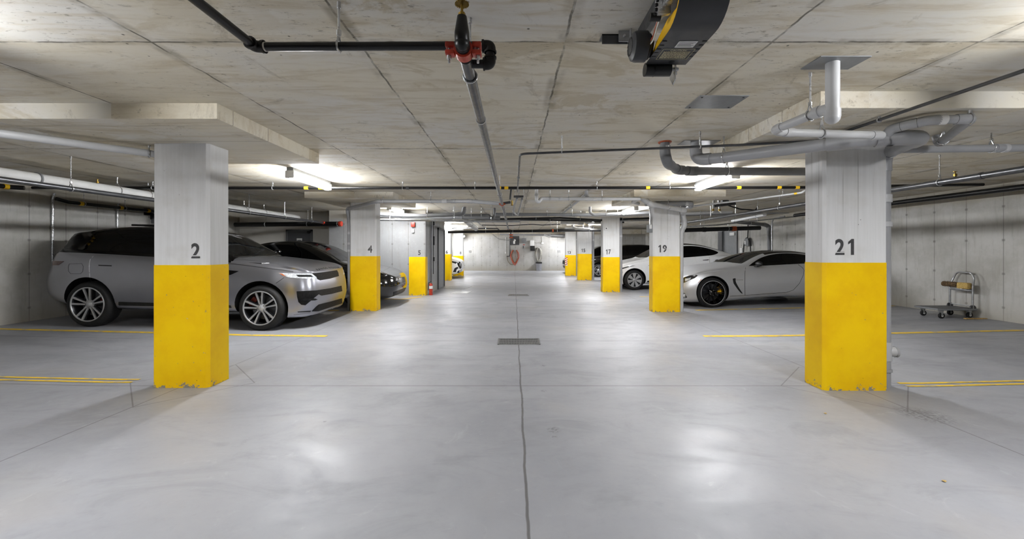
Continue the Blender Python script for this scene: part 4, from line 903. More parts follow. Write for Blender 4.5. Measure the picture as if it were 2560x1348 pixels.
# black branch
by = 1.96; bz = mz + .085
t = pipe('sprinkler_branch', 'black branch pipe with elbows crossing from the sprinkler main', 'pipe', [(mx + .02, by, mz), (-.115, by, mz), (-.115, by, bz + .005), (-1.27, by, bz), (-1.29, .1, bz + .01)], .0205, 'black', fil=.04, hang=[(2, .645)], seg=16)
for a, b, c_ in (((-.15, by, mz), (-.115, by, mz), (-.115, by, mz + .035)), ((-.115, by, bz - .03), (-.115, by, bz + .004), (-.155, by, bz + .003)), ((-1.225, by, bz), (-1.27, by, bz), (-1.271, by - .045, bz))):
    l_, _ = fillet([a, b, c_], .028); build('elbow', MB().sweep(l_, .0275, 16).cyl(a, V(a) + (V(b) - V(a)) * .25, .031, 16).cyl(c_, V(c_) + (V(b) - V(c_)) * .25, .031, 16), M['iron'], t)
for x in (-1.222, -.16, -.152): build('thread_tape', MB().cyl((x - .004, by, bz), (x + .004, by, bz), .0225, 14), M['tape'], t)
# drain group at the right column
t = pipe('drain_stack', 'white drain stack dropping from a plate in the ceiling before column 21', 'pipe', [(2.07, 2.585, CEIL), (2.07, 2.585, 2.27)], .039, 'pvcl', joints=[(0, .93, .05)])
build('end_cap', MB().ball((2.07, 2.585, 2.27), .044), M['pvcl'], t)
build('branch', MB().cyl((2.07, 2.585, 2.335), (2.045, 2.68, 2.335), .036, 16).cyl((2.05, 2.66, 2.335), (2.04, 2.70, 2.335), .041, 16), M['pvcl'], t)
build('ceiling_plate', MB().box((1.93, 2.5, CEIL - .006), (2.25, 2.68, CEIL + .002)), M['grey'], t)
pipe('drain_pipe', 'light grey drain pipe bending below the white ceiling stack', 'pipe', [(2.045, 2.68, 2.335), (2.0, 3.06, 2.33), (2.15, 3.12, 2.33), (2.98, 3.22, 2.335)], .031, 'pvcl', fit=True, joints=[(2, .93, .08)], hang=[(0, .15), (2, .35, DROP)], seg=16)
t = pipe('drain_pipe', 'large grey drain pipe sloping across the top of column 21', 'pipe', [(2.06, 4.5, CEIL), (2.06, 4.5, 2.425), (2.25, 4.3, 2.405), (2.9, 3.55, 2.365), (3.28, 3.38, 2.365), (3.48, 3.4, 2.365), (3.84, 4.13, 2.40), (3.84, 4.13, .0)], .056, 'pvc', fil=.11, fit=True, joints=[(3, .25, .16), (3, .75, .12), (6, .93, .03)], hang=[(2, .02)], seg=18)
build('ceiling_plate', MB().box((1.9, 4.42, CEIL - .006), (2.3, 4.62, CEIL + .002)), M['grey'], t)
build('coupling', MB().cyl((3.84, 4.13, 1.9), (3.84, 4.13, 1.98), .066, 16), M['pvcl'], t); build('coupling', MB().cyl((3.84, 4.13, 1.65), (3.84, 4.13, 1.7), .066, 16), M['pvcl'], t)
co = build('cleanout', MB().cyl((3.84, 4.13, .36), (3.93, 4.10, .36), .05, 16).cyl((3.84, 4.13, .27), (3.84, 4.13, .46), .064, 16), M['pvcl'], t)
build('cleanout_plug', MB().cyl((3.925, 4.105, .36), (3.945, 4.10, .36), .056, 16), M['pvc'], co)
pipe('drain_pipe', 'grey drain loop curling above the large pipe right of column 21', 'pipe', [(3.18, 3.4, 2.37), (3.18, 3.36, 2.43), (3.23, 3.25, 2.435), (3.3, 3.16, 2.44), (3.56, 3.1, 2.43), (4.03, 3.77, 2.42), (4.03, 3.79, DROP)], .034, 'pvc', fil=.07, fit=True, joints=[(3, .3, .05, 'white'), (3, .75, .06)], hang=[(3, .98, DROP), (4, .85, DROP)], seg=16)
pipe('drain_pipe', 'straight grey drain pipe running right from behind column 21', 'pipe', [(3.9, 4.0, 2.42), (5.05, 3.96, 2.425), (6.2, 3.9, 2.43)], .037, 'pvc', joints=[(0, .8, .05), (0, .86, .04, 'pvcl')], hang=[(0, .75), (1, .6)], seg=16)
t = pipe('drain_pipe', 'dark grey drain pipe with an S bend running behind column 21', 'pipe', [(1.71, 4.5, CEIL), (1.71, 4.5, 2.5), (1.76, 4.55, 2.40), (2.0, 4.85, 2.385), (2.2, 4.93, 2.385), (3.72, 5.03, 2.40)], .05, 'pvcd', fil=.1, fit=True, joints=[(4, .03, .06)], hang=[(4, .3)], seg=18)
build('label', MB().box((1.7, 4.443, 2.55), (1.74, 4.452, 2.58)), M['white'], t)
build('floor_collar', MB().lathe([(.05, 0), (.075, 0), (.07, -.012), (.05, -.012)], (1.71, 4.5, CEIL), (0, 0, 1), 20), M['rust'], t)
pipe('conduit', 'thin dark conduit with a bend running from the aisle to the right edge', 'pipe', [(.07, 7.2, 2.46), (.07, 4.31, 2.45), (2.3, 4.06, 2.48), (2.98, 3.9, 2.48), (3.02, .2, 2.44)], .0125, 'gsteel', fil=.1, hang=[(0, .5), (1, .2), (1, .83), (3, .175)], seg=10)
mb = MB().box((1.47, 3.14, CEIL - .006), (1.86, 3.42, CEIL + .001)); mb.mi = 1
for x, y in ((1.5, 3.17), (1.83, 3.17), (1.5, 3.39), (1.83, 3.39)): mb.cyl((x, y, CEIL - .009), (x, y, CEIL - .004), .008, 8)
t = thing('ceiling_plate', 'grey plate with four screws on the ceiling beside the white drain stack', 'ceiling plate', (1.66, 3.28, CEIL - .006)); build('plate', mb, [M['grey'], M['blk']], t)
# left side runs
pipe('drain_pipe', 'light grey drain pipe running from the left edge to column 2', 'pipe', [(-5.5, 2.4, 2.42), (-4.45, 3.46, 2.42), (-3.72, 4.22, 2.415)], .036, 'pvcl', hang=[(1, .9, DROP)], seg=16)
pipe('large_pipe', 'large white insulated pipe along the left bay ceiling', 'pipe', [(-6.62, 1.0, 2.395), (-6.72, 12.4, 2.41)], .08, 'duct', joints=[(0, .4, .02, 'grey')], hang=[(0, .5), (0, .55), (0, .62), (0, .7), (0, .78), (0, .85)], seg=20)
t = pipe('steel_pipe', 'long steel sprinkler pipe beside the large white pipe, ending in a red cap', 'pipe', [(-5.75, 1.0, 2.19), (-5.78, 12.3, 2.235)], .032, 'gsteel', hang=[(0, .37), (0, .49), (0, .58), (0, .68), (0, .8), (0, .92)], seg=14, clampmat='zinc')
build('coupling', MB().cyl((-5.78, 12.05, 2.234), (-5.78, 12.15, 2.234), .042, 14), M['red'], t)
t = pipe('black_main', 'black header pipe with a red end cap across the back of the left bay', 'pipe', [(-8.7, 12.45, 2.2), (-5.3, 12.14, 2.205)], .072, 'black', hang=[(0, .3), (0, .7)], joints=[(0, .985, .02, 'zinc')], seg=18)
build('end_cap', MB().cyl((-5.31, 12.14, 2.205), (-5.24, 12.135, 2.205), .08, 18), M['red'], t)
def gas(label, pts, r, tags, **k):
    t = pipe('gas_pipe', label, 'pipe', pts, r, 'black', fil=.08, **k); P = [Vector(p) for p in pts]
    for i, f in tags:
        a, b = P[i], P[i + 1]; d = (b - a).normalized(); p = a.lerp(b, f); build('tag', MB().cyl(p - d * .035, p + d * .035, r * 1.12, 12), M['tag'], t)
    return t
gas('black gas pipe with yellow tags along the top of the left wall', [(-8.72, 2.0, 2.5), (-8.74, 6.9, 2.5), (-8.6, 7.0, 2.5)], .04, [(0, .86), (0, .92), (0, .96), (0, .99)], hang=[(0, .93)])
gas('thin black gas pipe with yellow tags below the long left wall pipe', [(-8.5, 7.4, 2.36), (-8.5, 7.6, 2.32), (-8.55, 9.5, 2.325)], .035, [(1, .12), (1, .55), (1, .9)], hang=[(1, .15), (1, .6)])
gas('black gas pipe with yellow tags crossing the whole ceiling behind the front columns', [(-8.6, 7.12, 2.52), (.0, 7.1, 2.515), (6.45, 7.06, 2.52), (6.5, 7.06, 2.54), (8.3, 7.04, 2.565)], .026, [(0, .57), (0, .6), (0, .97), (0, .985), (1, .37), (1, .62), (1, .73), (1, .78), (1, .96)], hang=[(0, .25), (0, .5), (0, .77), (0, .92), (1, .23), (1, .43), (1, .81)], joints=[(0, .78, .05, 'gsteel')])
gas('black gas pipe with yellow tags along the top of the right wall', [(8.74, 7.4, 2.5), (8.78, 2.0, 2.5)], .04, [(0, .1), (0, .16), (0, .2)], hang=[(0, .13)])
pipe('conduit', 'thin white branch pipe climbing to the gas pipe near column 21', 'pipe', [(5.3, 7.2, 2.51), (5.28, 7.3, 2.46), (4.9, 8.2, 2.45), (4.2, 9.25, 2.43)], .018, 'pvcl', fil=.06, hang=[(1, .35), (2, .6)], joints=[(1, .1, .05, 'tag')])
pipe('steel_pipe', 'dark steel pipe along the top of the right wall on a long rod hanger', 'pipe', [(5.44, 1.0, 2.27), (5.5, 15.0, 2.285)], .036, 'gsteel', hang=[(0, .293), (0, .514), (0, .72)], joints=[(0, .26, .03)])
pipe('black_main', 'thick black pipe along the right wall under the steel pipe', 'pipe', [(8.45, 3.0, 2.46), (8.47, 12.0, 2.45)], .05, 'black', hang=[(0, .3), (0, .7)])
for lb, py, px in (('sprinkler head standing above the steel pipe by the right wall', 437, 2388), ('sprinkler head standing between the pipes of the left bay', 455, 244)):
    p = at(px, py, 4.95 if px > 1000 else 6.3); zb_ = 2.28 if px > 1000 else 2.47
    t = thing('sprinkler', lb, 'sprinkler', (p.x, p.y, p.z - .1)); zp = p.z
    build('stem', MB().cyl((p.x, p.y, zb_), (p.x, p.y, zp - .02), .011, 10), M['iron'], t); build('head', MB().cyl((p.x, p.y, zp - .02), (p.x, p.y, zp + .01), .018, 10).cyl((p.x, p.y, zp), (p.x, p.y, zp + .04), .006, 8).cyl((p.x, p.y, zp + .038), (p.x, p.y, zp + .042), .02, 14), M['brass'], t)
# column side stacks and overhead PVC
t = pipe('drain_pipe', 'grey drain pipe crossing the ceiling and dropping down the side of column 4', 'pipe', [(-.27, 8.05, 2.345), (-.9, 8.15, 2.41), (-1.25, 8.3, 2.425), (-2.85, 8.35, 2.43), (-3.84, 9.2, 2.36), (-3.84, 9.3, 2.05), (-3.84, 9.3, 0)], .038, 'pvc', fit=True, joints=[(2, .12, .1, 'pvcl'), (2, .02, .05), (5, .12, .06, 'pvcl'), (5, .24, .05, 'pvcl'), (5, .32, .05, 'pvcl'), (5, .86, .05)], hang=[(2, .3), (2, .93, DROP)], seg=16)
build('cleanout', MB().cyl((-3.84, 9.3, .35), (-3.92, 9.24, .33), .045, 14).cyl((-3.84, 9.3, .27), (-3.84, 9.3, .43), .045, 14), M['pvc'], t)
t = pipe('drain_pipe', 'light grey drain pipe swinging over column 19 and down its side', 'pipe', [(2.75, 8.5, CEIL), (2.75, 8.5, 2.5), (2.95, 8.5, 2.38), (3.75, 8.75, 2.28), (3.86, 9.1, 2.24), (3.91, 9.12, 2.05), (3.91, 9.12, 1.97), (3.842, 9.14, 1.8), (3.842, 9.14, 0)], .052, 'pvcl', fil=.1, fit=True, joints=[(7, .05, .06), (7, .75, .06), (7, .86, .04)], hang=[(2, .5)], seg=16)
build('cleanout', MB().cyl((3.835, 9.18, .36), (3.93, 9.12, .36), .045, 14), M['pvcl'], t)
pipe('drain_pipe', 'slim grey drain pipe beside the light one at column 19', 'pipe', [(3.87, 9.0, 2.4), (3.85, 9.33, 2.35), (3.85, 9.33, 0)], .036, 'pvc', fit=True, joints=[(1, .1, .06, 'pvcl')])
pipe('drain_pipe', 'short fat grey drain pipe above column 19 ending at an elbow', 'pipe', [(2.95, 8.93, 2.44), (3.95, 8.88, 2.44), (4.1, 9.2, 2.42), (4.1, 9.5, 2.42)], .05, 'pvc', fit=True, joints=[(0, .9, .06, 'pvcl')])
pipe('drain_pipe', 'grey trap pipe crossing from the aisle ceiling to column 19', 'pipe', [(.46, 8.0, CEIL), (.46, 8.0, 2.40), (.51, 8.02, 2.375), (.56, 8.05, 2.45), (.7, 8.1, 2.455), (1.55, 8.15, 2.455), (2.6, 8.2, 2.46), (2.62, 8.75, 2.46), (2.8, 8.93, 2.45)], .035, 'pvcl', fil=.05, fit=False, joints=[(0, .5, .03), (4, .3, .05), (5, .1, .06), (5, .2, .05)], hang=[(4, .05), (4, .5), (5, .25), (5, .85, DROP)])
pipe('drain_pipe', 'grey trap dropping from the ceiling into the crossing pipe before column 17', 'pipe', [(1.5, 8.2, CEIL), (1.5, 8.2, 2.52), (1.55, 8.2, 2.46), (1.7, 8.16, 2.457)], .037, 'pvc', fil=.05)
pipe('conduit', 'grey conduit slanting across the ceiling before column 15', 'pipe', [(1.5, 8.35, 2.56), (1.55, 12.8, 2.56)], .03, 'steel', hang=[(0, .5), (0, .8)])
for n_, (x, yo), lb, r_ in (('17', (3.62, 13.45), 'grey downpipe on the side of the column with the sounder box', .05), ('15', (3.72, 18.62), 'grey downpipe beside the column between the sounder column and the striped column', .05), ('13', (3.435, 21.75), 'grey downpipe beside the far column with red and white stripes', .04)):
    pipe('downpipe', lb, 'pipe', [(x, yo, DROP if n_ != '13' else CEIL), (x, yo, 0)], r_, 'pvc', joints=[(0, .25, .06, 'pvcl'), (0, .8, .06), (0, .74, .05)])
# valve cluster and hoses in the middle
t = thing('valve_cluster', 'cluster of brass-handled valves hanging under the gas pipe in the aisle', 'valve', (-.05, 8.0, 2.45))
build('body', MB().box((-.0, 7.95, 2.46), (.2, 8.05, 2.50), .01).cyl((-.07, 8, 2.42), (-.05, 8, CEIL), .02, 12).cyl((-.26, 8, 2.34), (-.06, 8, 2.37), .026, 12), M['gsteel'], t)
build('valve', MB().cyl((-.03, 8, 2.3), (-.03, 8, 2.4), .018, 10).box((-.055, 7.97, 2.3), (-.005, 8.03, 2.315)), M['brass'], t)
for x in (.03, .11, .2): build('rod', MB().cyl((x, 8, 2.48), (x, 8, CEIL), .006, 6), M['zinc'], t)
pipe('conduit', 'grey flexible conduit looping down from the valve cluster', 'pipe', [(.07, 8.05, 2.46), (.02, 8.6, 2.38), (.0, 9.4, 2.30), (.06, 10.0, 2.30)], .022, 'steel', fil=.3)
pipe('conduit', 'second flexible conduit from the valve cluster, nearer the right', 'pipe', [(.17, 8.05, 2.44), (.15, 8.6, 2.36), (.1, 9.8, 2.27)], .022, 'steel', fil=.3)
# transverse runs further back: (name, label, z, pixel polyline, radius, material)
def run(name, label, z, pxs, r, mat, hang=(), **k):
    return pipe(name, label, 'pipe', [atz(px, py, z) if not isinstance(py, tuple) else V(py) for px, py in pxs], r, mat, hang=hang, **k)
def runY(name, label, Y, pxs, r, mat, hang=(), **k):
    return pipe(name, label, 'pipe', [at(px, py, Y + (q[0] if q else 0)) for px, py, *q in pxs], r, mat, hang=hang, **k)
runY('drain_pipe', 'dark drain pipe behind column 4 rising into the ceiling near the aisle', 11.3, [(940, 535), (1050, 540), (1110, 538), (1158, 535), (1162, 512)], .055, 'pvcd', [(0, .6), (1, .3), (2, .5)], fit=True, fil=.12)
runY('drain_pipe', 'dark drain pipe with a trap crossing the middle of the aisle', 11.6, [(1160, 538), (1222, 538), (1231, 548), (1236, 540), (1236, 516)], .04, 'pvcd', [(0, .3), (0, .7)], fil=.1)
runY('drain_pipe', 'dark drain pipe crossing the aisle ceiling just behind the trap', 12.0, [(1232, 536), (1480, 537), (1640, 531)], .045, 'pvcd', [(0, .2), (0, .55), (0, .8), (1, .4)])
runY('drain_pipe', 'bent grey pipe dropping from the ceiling behind column 19', 11.2, [(1475, 517), (1475, 532), (1486, 538), (1560, 532), (1625, 519)], .035, 'pvc', [(2, .4)], fit=True)
runY('drain_pipe', 'bright grey pipe crossing the right bay behind column 19', 12.6, [(1405, 538), (1640, 537), (1830, 530)], .05, 'pvcl', [(0, .2), (0, .5), (0, .8)])
runY('steel_pipe', 'bright steel pipe crossing from column 4 to the aisle above the core wall', 11.0, [(880, 549), (1070, 550), (1180, 553), (1300, 553)], .035, 'steel', [(0, .5), (1, .6), (2, .4)])
runY('drain_pipe', 'dark thick pipe running above the bright steel pipe by the red alarm box', 12.1, [(880, 538), (1060, 543), (1250, 545)], .055, 'pvcd', [(0, .3), (1, .5)])
runY('cable_bundle', 'black cable bundle sagging across the aisle ceiling', 13.4, [(1120, 545), (1250, 548), (1400, 545), (1500, 551), (1640, 545)], .035, 'black', [(0, .5), (1, .6), (2, .5), (3, .4)], fil=1.5)
runY('cable_bundle', 'second black cable bundle hanging just below the first', 13.9, [(1130, 553), (1300, 549), (1450, 552), (1560, 556)], .03, 'black', [(0, .5), (1, .5)], fil=1.5)
runY('conduit', 'long bright conduit crossing below the black cable bundles', 14.6, [(1190, 551), (1400, 550), (1500, 554), (1640, 550)], .03, 'steel', [(0, .3), (1, .4)], fil=1)
runY('cable_bundle', 'thin grey cable drooping across the far aisle', 16.2, [(1205, 563), (1280, 564), (1330, 561), (1355, 563), (1400, 561)], .018, 'gsteel', [(1, .8), (3, .5)], fil=1)
runY('drain_pipe', 'thick pale pipe slanting to the black main left of the aisle', 15.2, [(1165, 552), (1190, 572, 1.6)], .1, 'duct', [(0, .4)])
runY('conduit', 'pale conduit fan by the bulkhead light', 17.6, [(1108, 577), (1150, 572), (1185, 570)], .03, 'pvcl', [(1, .5)])
runY('conduit', 'second pale conduit beside the bulkhead light', 18.0, [(1120, 569), (1170, 567)], .035, 'pvcl', [(0, .6)])
runY('conduit', 'thin conduit slanting down from the ceiling pipes to the far wall panel', 15.8, [(1190, 553), (1215, 572, 6), (1247, 598, 11), (1276, 601, 11.1)], .02, 'steel', [(0, .3)], fil=.4)
runY('black_main', 'thick black main crossing the far aisle below the cables', 17.0, [(1120, 580), (1390, 577), (1405, 576), (1540, 575)], .062, 'black', [(0, .35), (0, .6), (0, .78), (1, .2), (2, .5)], joints=[(0, .97, .06, 'rust')], seg=16)
runY('steel_pipe', 'white pipe running behind column 15 level with the black main', 17.4, [(1380, 578), (1412, 577), (1530, 574)], .055, 'pvcl', [(1, .4)])
runY('drain_pipe', 'white bent pipe rising above the white run near column 15', 16.2, [(1431, 562), (1432, 568), (1440, 571), (1475, 573)], .045, 'duct', [(2, .5)], fit=True)
runY('duct', 'pale wrapped duct hanging before column 15', 15.0, [(1402, 555), (1455, 556)], .085, 'duct', [(0, .3), (0, .8)], joints=[(0, .95, .2, 'steel')])
runY('conduit', 'steel conduit feeding the pale wrapped duct', 15.6, [(1455, 551), (1470, 558), (1510, 558)], .04, 'steel', [(1, .6)])
runY('drain_pipe', 'pale pipe under the beam beside the far lamp', 22.0, [(1360, 587), (1372, 592), (1380, 589), (1450, 592)], .05, 'pvcl', [(2, .4)])
runY('drain_pipe', 'grey pipe under the beam behind column 13', 22.6, [(1373, 585), (1378, 592), (1440, 592)], .045, 'pvc', [(1, .5)])
runY('steel_pipe', 'dark header across the beam before the far wall', 23.3, [(1250, 586), (1370, 588), (1440, 588)], .05, 'pvc', [(0, .5)])
runY('conduit', 'thin conduit on the far ceiling leading left of the valve', 20.0, [(1160, 571), (1245, 572), (1249, 577)], .03, 'gsteel', [(0, .4)], fil=.2)
t = thing('riser_valve', 'orange-coupled riser dropping to the grey panel on the far wall', 'valve', (mx, 18.3, 2.0))
build('riser', MB().sweep(fillet([(mx, 18.15, mz), (mx + .1, 18.4, mz), (mx + .1, 18.4, 1.95)], .1)[0], .035, 14), M['gsteel'], t)
for z in (2.27, 2.1, 1.98): build('coupling', MB().box((mx + .03, 18.33, z - .03), (mx + .2, 18.47, z + .03), .01), M['rust'], t)
# right bay services
runY('black_main', 'black header pipe with orange coupling along the right bay back', 13.2, [(1700, 576), (1900, 570)], .07, 'black', [(0, .3), (0, .6)], joints=[(0, .3, .12), (0, .67, .14, 'rust')], seg=16)
runY('steel_pipe', 'light grey capped pipe slanting in the right bay above the coupe', 10.6, [(1832, 552), (1912, 536, -1.5)], .045, 'pvcl', [(0, .1), (0, .8)])
runY('drain_pipe', 'grey pipe turning down the right wall behind the coupe', 13.9, [(1835, 554, -.6), (1912, 562), (1922, 566), (1924, 640)], .06, 'pvcd', [(0, .5)], fit=True)
runY('conduit', 'steel conduit dropping down the right wall behind the coupe', 13.3, [(1962, 541, -.4), (1932, 547), (1930, 560), (1930, 640)], .025, 'steel', fil=.2)
runY('conduit', 'steel conduit crossing the right bay to column 19', 12.3, [(1712, 567), (1790, 563), (1995, 541)], .02, 'steel', [(0, .5), (1, .5)])
runY('steel_pipe', 'long grey pipe crossing the right bay from column 19 to the right wall', 13.0, [(1715, 538), (1900, 534), (2000, 530)], .03, 'pvc', [(0, .4), (1, .5)])
runY('conduit', 'dark cable draped from the right bay manifold', 10.0, [(1815, 512), (1850, 523), (1890, 526), (1895, 515)], .016, 'black', fil=.3)
t = thing('tap_manifold', 'steel manifold with two blue-handled taps above the coupe', 'valve', at(1800, 510, 9.8))
p = lambda x, y: at(x, y, 9.8)
build('header', MB().cyl(p(1785, 515), p(1838, 509), .035, 12).cyl(p(1805, 504), p(1820, 502), .04, 12), M['gsteel'], t)
for x, x2 in ((1785, 1783), (1797, 1799)):
    tp = build('drop', MB().cyl((p(x, 0).x, 9.8, CEIL), p(x2, 522), .024, 12), M['steel'], t)
    build('tap', MB().cyl(p(x2, 521), p(x2, 528), .016, 10).cyl(p(x2 - 3, 525), p(x2 + 3, 525), .012, 8), M['brass'], tp)
    build('spout', MB().cyl(p(x2, 528), p(x2 + (4 if x2 > 1790 else -3), 532), .016, 10), M['white'], tp)
for x in (1807, 1812): build('rod', MB().cyl((p(x, 0).x, 9.8, CEIL), p(x, 511), .01, 8), M['zinc'], t)
# conduits on walls
for lb, Y, z0, z1 in (('steel conduit dropping down the left wall behind the silver SUV', 7.65, 1.0, 2.45), ('second steel conduit on the left wall, nearer column 2', 8.9, 1.2, 2.4)):
    pipe('conduit', lb, 'conduit', [(XL + .02, Y, z0), (XL + .02, Y, z1 - .06), (XL + .06, Y, z1 + .05)], .022, 'zinc', fil=.05)
pipe('conduit', 'dark pipe down the corner between the plaster wall and the core wall', 'conduit', [(-5.78, 12.86, CEIL), (-5.78, 12.86, .05)], .03, 'dgr')
pipe('conduit', 'grey downpipe on the corridor wall beside the fire extinguisher', 'conduit', [(-2.66, 12.95, CEIL), (-2.66, 12.95, 0)], .035, 'pvc', joints=[(0, .9, .05)])
t = pipe('conduit', 'thin dark cable with boxes on the corridor wall above the fire extinguisher', 'conduit', [(-2.7, 13.4, CEIL), (-2.7, 13.4, .6)], .012, 'black')
for z, h in ((1.72, .3), (2.3, .12), (1.1, .14)): build('box', MB().box((-2.72, 13.36, z - h / 2), (-2.66, 13.44, z + h / 2), .01), M['blk'], t)
# ------------------------------------------------------------------ garage door operator
t = thing('door_operator', 'black overhead door operator with yellow frame hanging from the ceiling', 'door operator', (.77, 1.85, 2.36))
xa, xb = .668, .872; zb_ = 2.352; y1, y0 = 2.02, 1.56
prof = [(y1, zb_), (1.72, zb_ + .002)] + [(1.72 - .13 * math.sin(a), zb_ + .002 + .13 * (1 - math.cos(a))) for a in [math.pi / 2 * k / 8 for k in range(1, 9)]] + [(1.585, 2.58)]
mb = MB()
for i in range(len(prof) - 1):
    (ya, za), (yb_, zb2) = prof[i], prof[i + 1]; q = [mb.bm.verts.new(v) for v in ((xa, ya, za), (xb, ya, za), (xb, yb_, zb2), (xa, yb_, zb2))]; mb._f(q)
bmesh.ops.remove_doubles(mb.bm, verts=mb.bm.verts, dist=1e-5); bmesh.ops.solidify(mb.bm, geom=mb.bm.faces[:], thickness=-.003)
cv = build('cover', mb, M['opbody'], t, 50)
mb = MB()
for k in range(5):
    y = 1.99 - .035 * k - .06
    for x in (xa + .002, xb - .022): mb.box((x, y, zb_ - .0042), (x + .02, y + .005, zb_ + .001))
build('slots', mb, M['blk'], cv)
mb = MB(); mb.prism([(a, b) for a, b in prof] + [(y1, 2.45)], lambda u, v, h: Vector((xb - .006 + h, u, v + .003)), .005); build('side_plate', mb, M['opbody'], t)
mb = MB(); ip = [(y1 - .03, zb_ + .008), (1.74, zb_ + .008), (1.65, zb_ + .03), (1.61, zb_ + .09), (1.60, 2.5), (1.66, 2.42), (1.76, 2.43), (1.9, 2.40)]; mb.prism(ip, lambda u, v, h: Vector((xa + .012 + h, u, v)), .004); build('frame_plate', mb, M['opyel'], t)
build('circuit_housing', MB().box((xa - .03, 1.66, 2.45), (xa + .003, 1.80, 2.60), .004).box((xa - .05, 1.70, 2.42), (xa + .003, 1.72, 2.58)), M['zinc'], t)
build('mounting_rail', MB().box((xa + .02, 1.55, 2.55), (xa + .05, 2.2, CEIL)).box((xb - .05, 1.55, 2.55), (xb - .02, 2.2, CEIL)), M['gsteel'], t)
mo = build('motor', MB().lathe([(0, 0), (.045, 0), (.066, -.012), (.072, -.03), (.072, -.075), (.06, -.085), (.06, -.09), (0, -.09)], (xa - .092, 1.97, 2.415), (-1, 0, 0), 28), M['opbody'], t)
mb = MB()
for k in range(14):
    a = 2 * math.pi * k / 14; d = Vector((0, math.cos(a), math.sin(a))); o = Vector((xa - .090, 1.97, 2.415)) + d * .04; mb.box((-.0035, -.004, -.007), (.0035, .004, .007), mat=Matrix.Translation(o) @ Matrix.Rotation(a, 4, 'X'))
build('motor_vents', mb, M['blk'], mo)
build('motor_neck', MB().cyl((xa - .02, 1.97, 2.415), (xa + .01, 1.97, 2.415), .05, 20), M['blk'], mo)
build('capacitor', MB().cyl((xa + .005, 2.045, 2.335), (xa + .135, 2.045, 2.335), .033, 20).cyl((xa + .05, 2.045, 2.335), (xa + .053, 2.045, 2.335), .0345, 20), M['black'], t)
mb = MB(); mb.prism([(2.022, 2.36), (2.11, 2.36), (2.10, 2.31), (2.06, 2.262), (2.03, 2.28)], lambda u, v, h: Vector((xa + .155 + h, u, v)), .004)
eb = build('end_bracket', mb.box((xa + .155, 2.09, 2.33), (xa + .19, 2.094, 2.37)).cyl((xa + .12, 2.04, 2.335), (xa + .175, 2.04, 2.335), .009, 8), M['zinc'], t)
build('bolt', MB().cyl((xa + .157, 2.05, 2.33), (xa + .168, 2.05, 2.33), .008, 8).cyl((xa + .157, 2.06, 2.29), (xa + .168, 2.06, 2.29), .008, 8), M['steel'], eb)
def wires():
    for i, col in ((0, 'white'), (1, 'olive'), (2, 'red')):
        pts = [(xa - .008 - .004 * i, 1.60 + .01 * i, 2.62), (xa - .012, 1.68, 2.52 + .01 * i), (xa - .01 - .004 * i, 1.78, 2.46), (xa - .008, 1.88, 2.40 + .01 * i), (xa - .02, 1.95, 2.39)]
        build('wire', MB().sweep(fillet(pts, .06)[0], .0035, 6), M[col], t)
wires()
mb = MB()
for k in range(16): mb.ball((xa - .055 - .002 * (k % 2), 1.60 + .008 * k, 2.66 - .0155 * k), .0085, 8)
build('chain', mb, M['black'], t); build('sprocket', MB().cyl((xa - .075, 1.735, 2.425), (xa - .03, 1.735, 2.425), .018, 14), M['black'], t)
pl = lambda u, v: Vector((.77 + u, 1.0, 0))
wl_ = build('label', MB().box((.745, 1.79, zb_ - .0045), (.83, 1.845, zb_ + .001)), M['white'], cv)
mb = MB()
for k in range(5): mb.box((.75, 1.800 + .008 * k, zb_ - .0053), (.825 - .008 * (k % 3), 1.8025 + .008 * k, zb_ - .0044))
build('print', mb, M['grey'], wl_)
def frame_rect(mb, x0, x1, ya, yb, th, z):
    mb.box((x0, ya, z), (x1, ya + th, z + .001)).box((x0, yb - th, z), (x1, yb, z + .001)).box((x0, ya, z), (x0 + th, yb, z + .001)).box((x1 - th, ya, z), (x1, yb, z + .001))
mb = MB(); frame_rect(mb, .70, .85, 1.858, 1.962, .0018, zb_ - .0045)
for k in range(8):
    x = .712
    while x < .835:
        l = random.uniform(.004, .016); mb.box((x, 1.884 + .0088 * k, zb_ - .0045), (min(x + l, .838), 1.8882 + .0088 * k, zb_ - .0025)); x += l + .0025
wl_ = build('warning_label', mb, M['tagw'], cv)
text_on('warning_text', 'CAUTION', .014, .075, lambda u, v: Vector((.775 + u, 1.871 - v, zb_ - .0047)), M['tagw'], wl_, .01)
build('cover_hole', MB().cyl((.79, 1.99, zb_ - .0045), (.79, 1.99, zb_ + .002), .014, 16), M['blk'], cv)
# steel angle on the ceiling beside it
t = thing('mounting_angle', 'grey steel angle bolted to the ceiling left of the door operator', 'bracket', (.55, 2.27, 2.58))
build('angle', MB().box((.5, 2.25, 2.575), (.78, 2.254, CEIL)).box((.5, 2.25, CEIL - .006), (.78, 2.32, CEIL + .001)), M['gsteel'], t)
build('bracket', MB().box((.585, 2.215, 2.57), (.655, 2.22, CEIL)).box((.645, 2.19, 2.57), (.65, 2.25, CEIL + .0)), M['steel'], t)
build('bolt', MB().cyl((.615, 2.205, 2.6), (.615, 2.222, 2.6), .007, 8), M['zinc'], t)
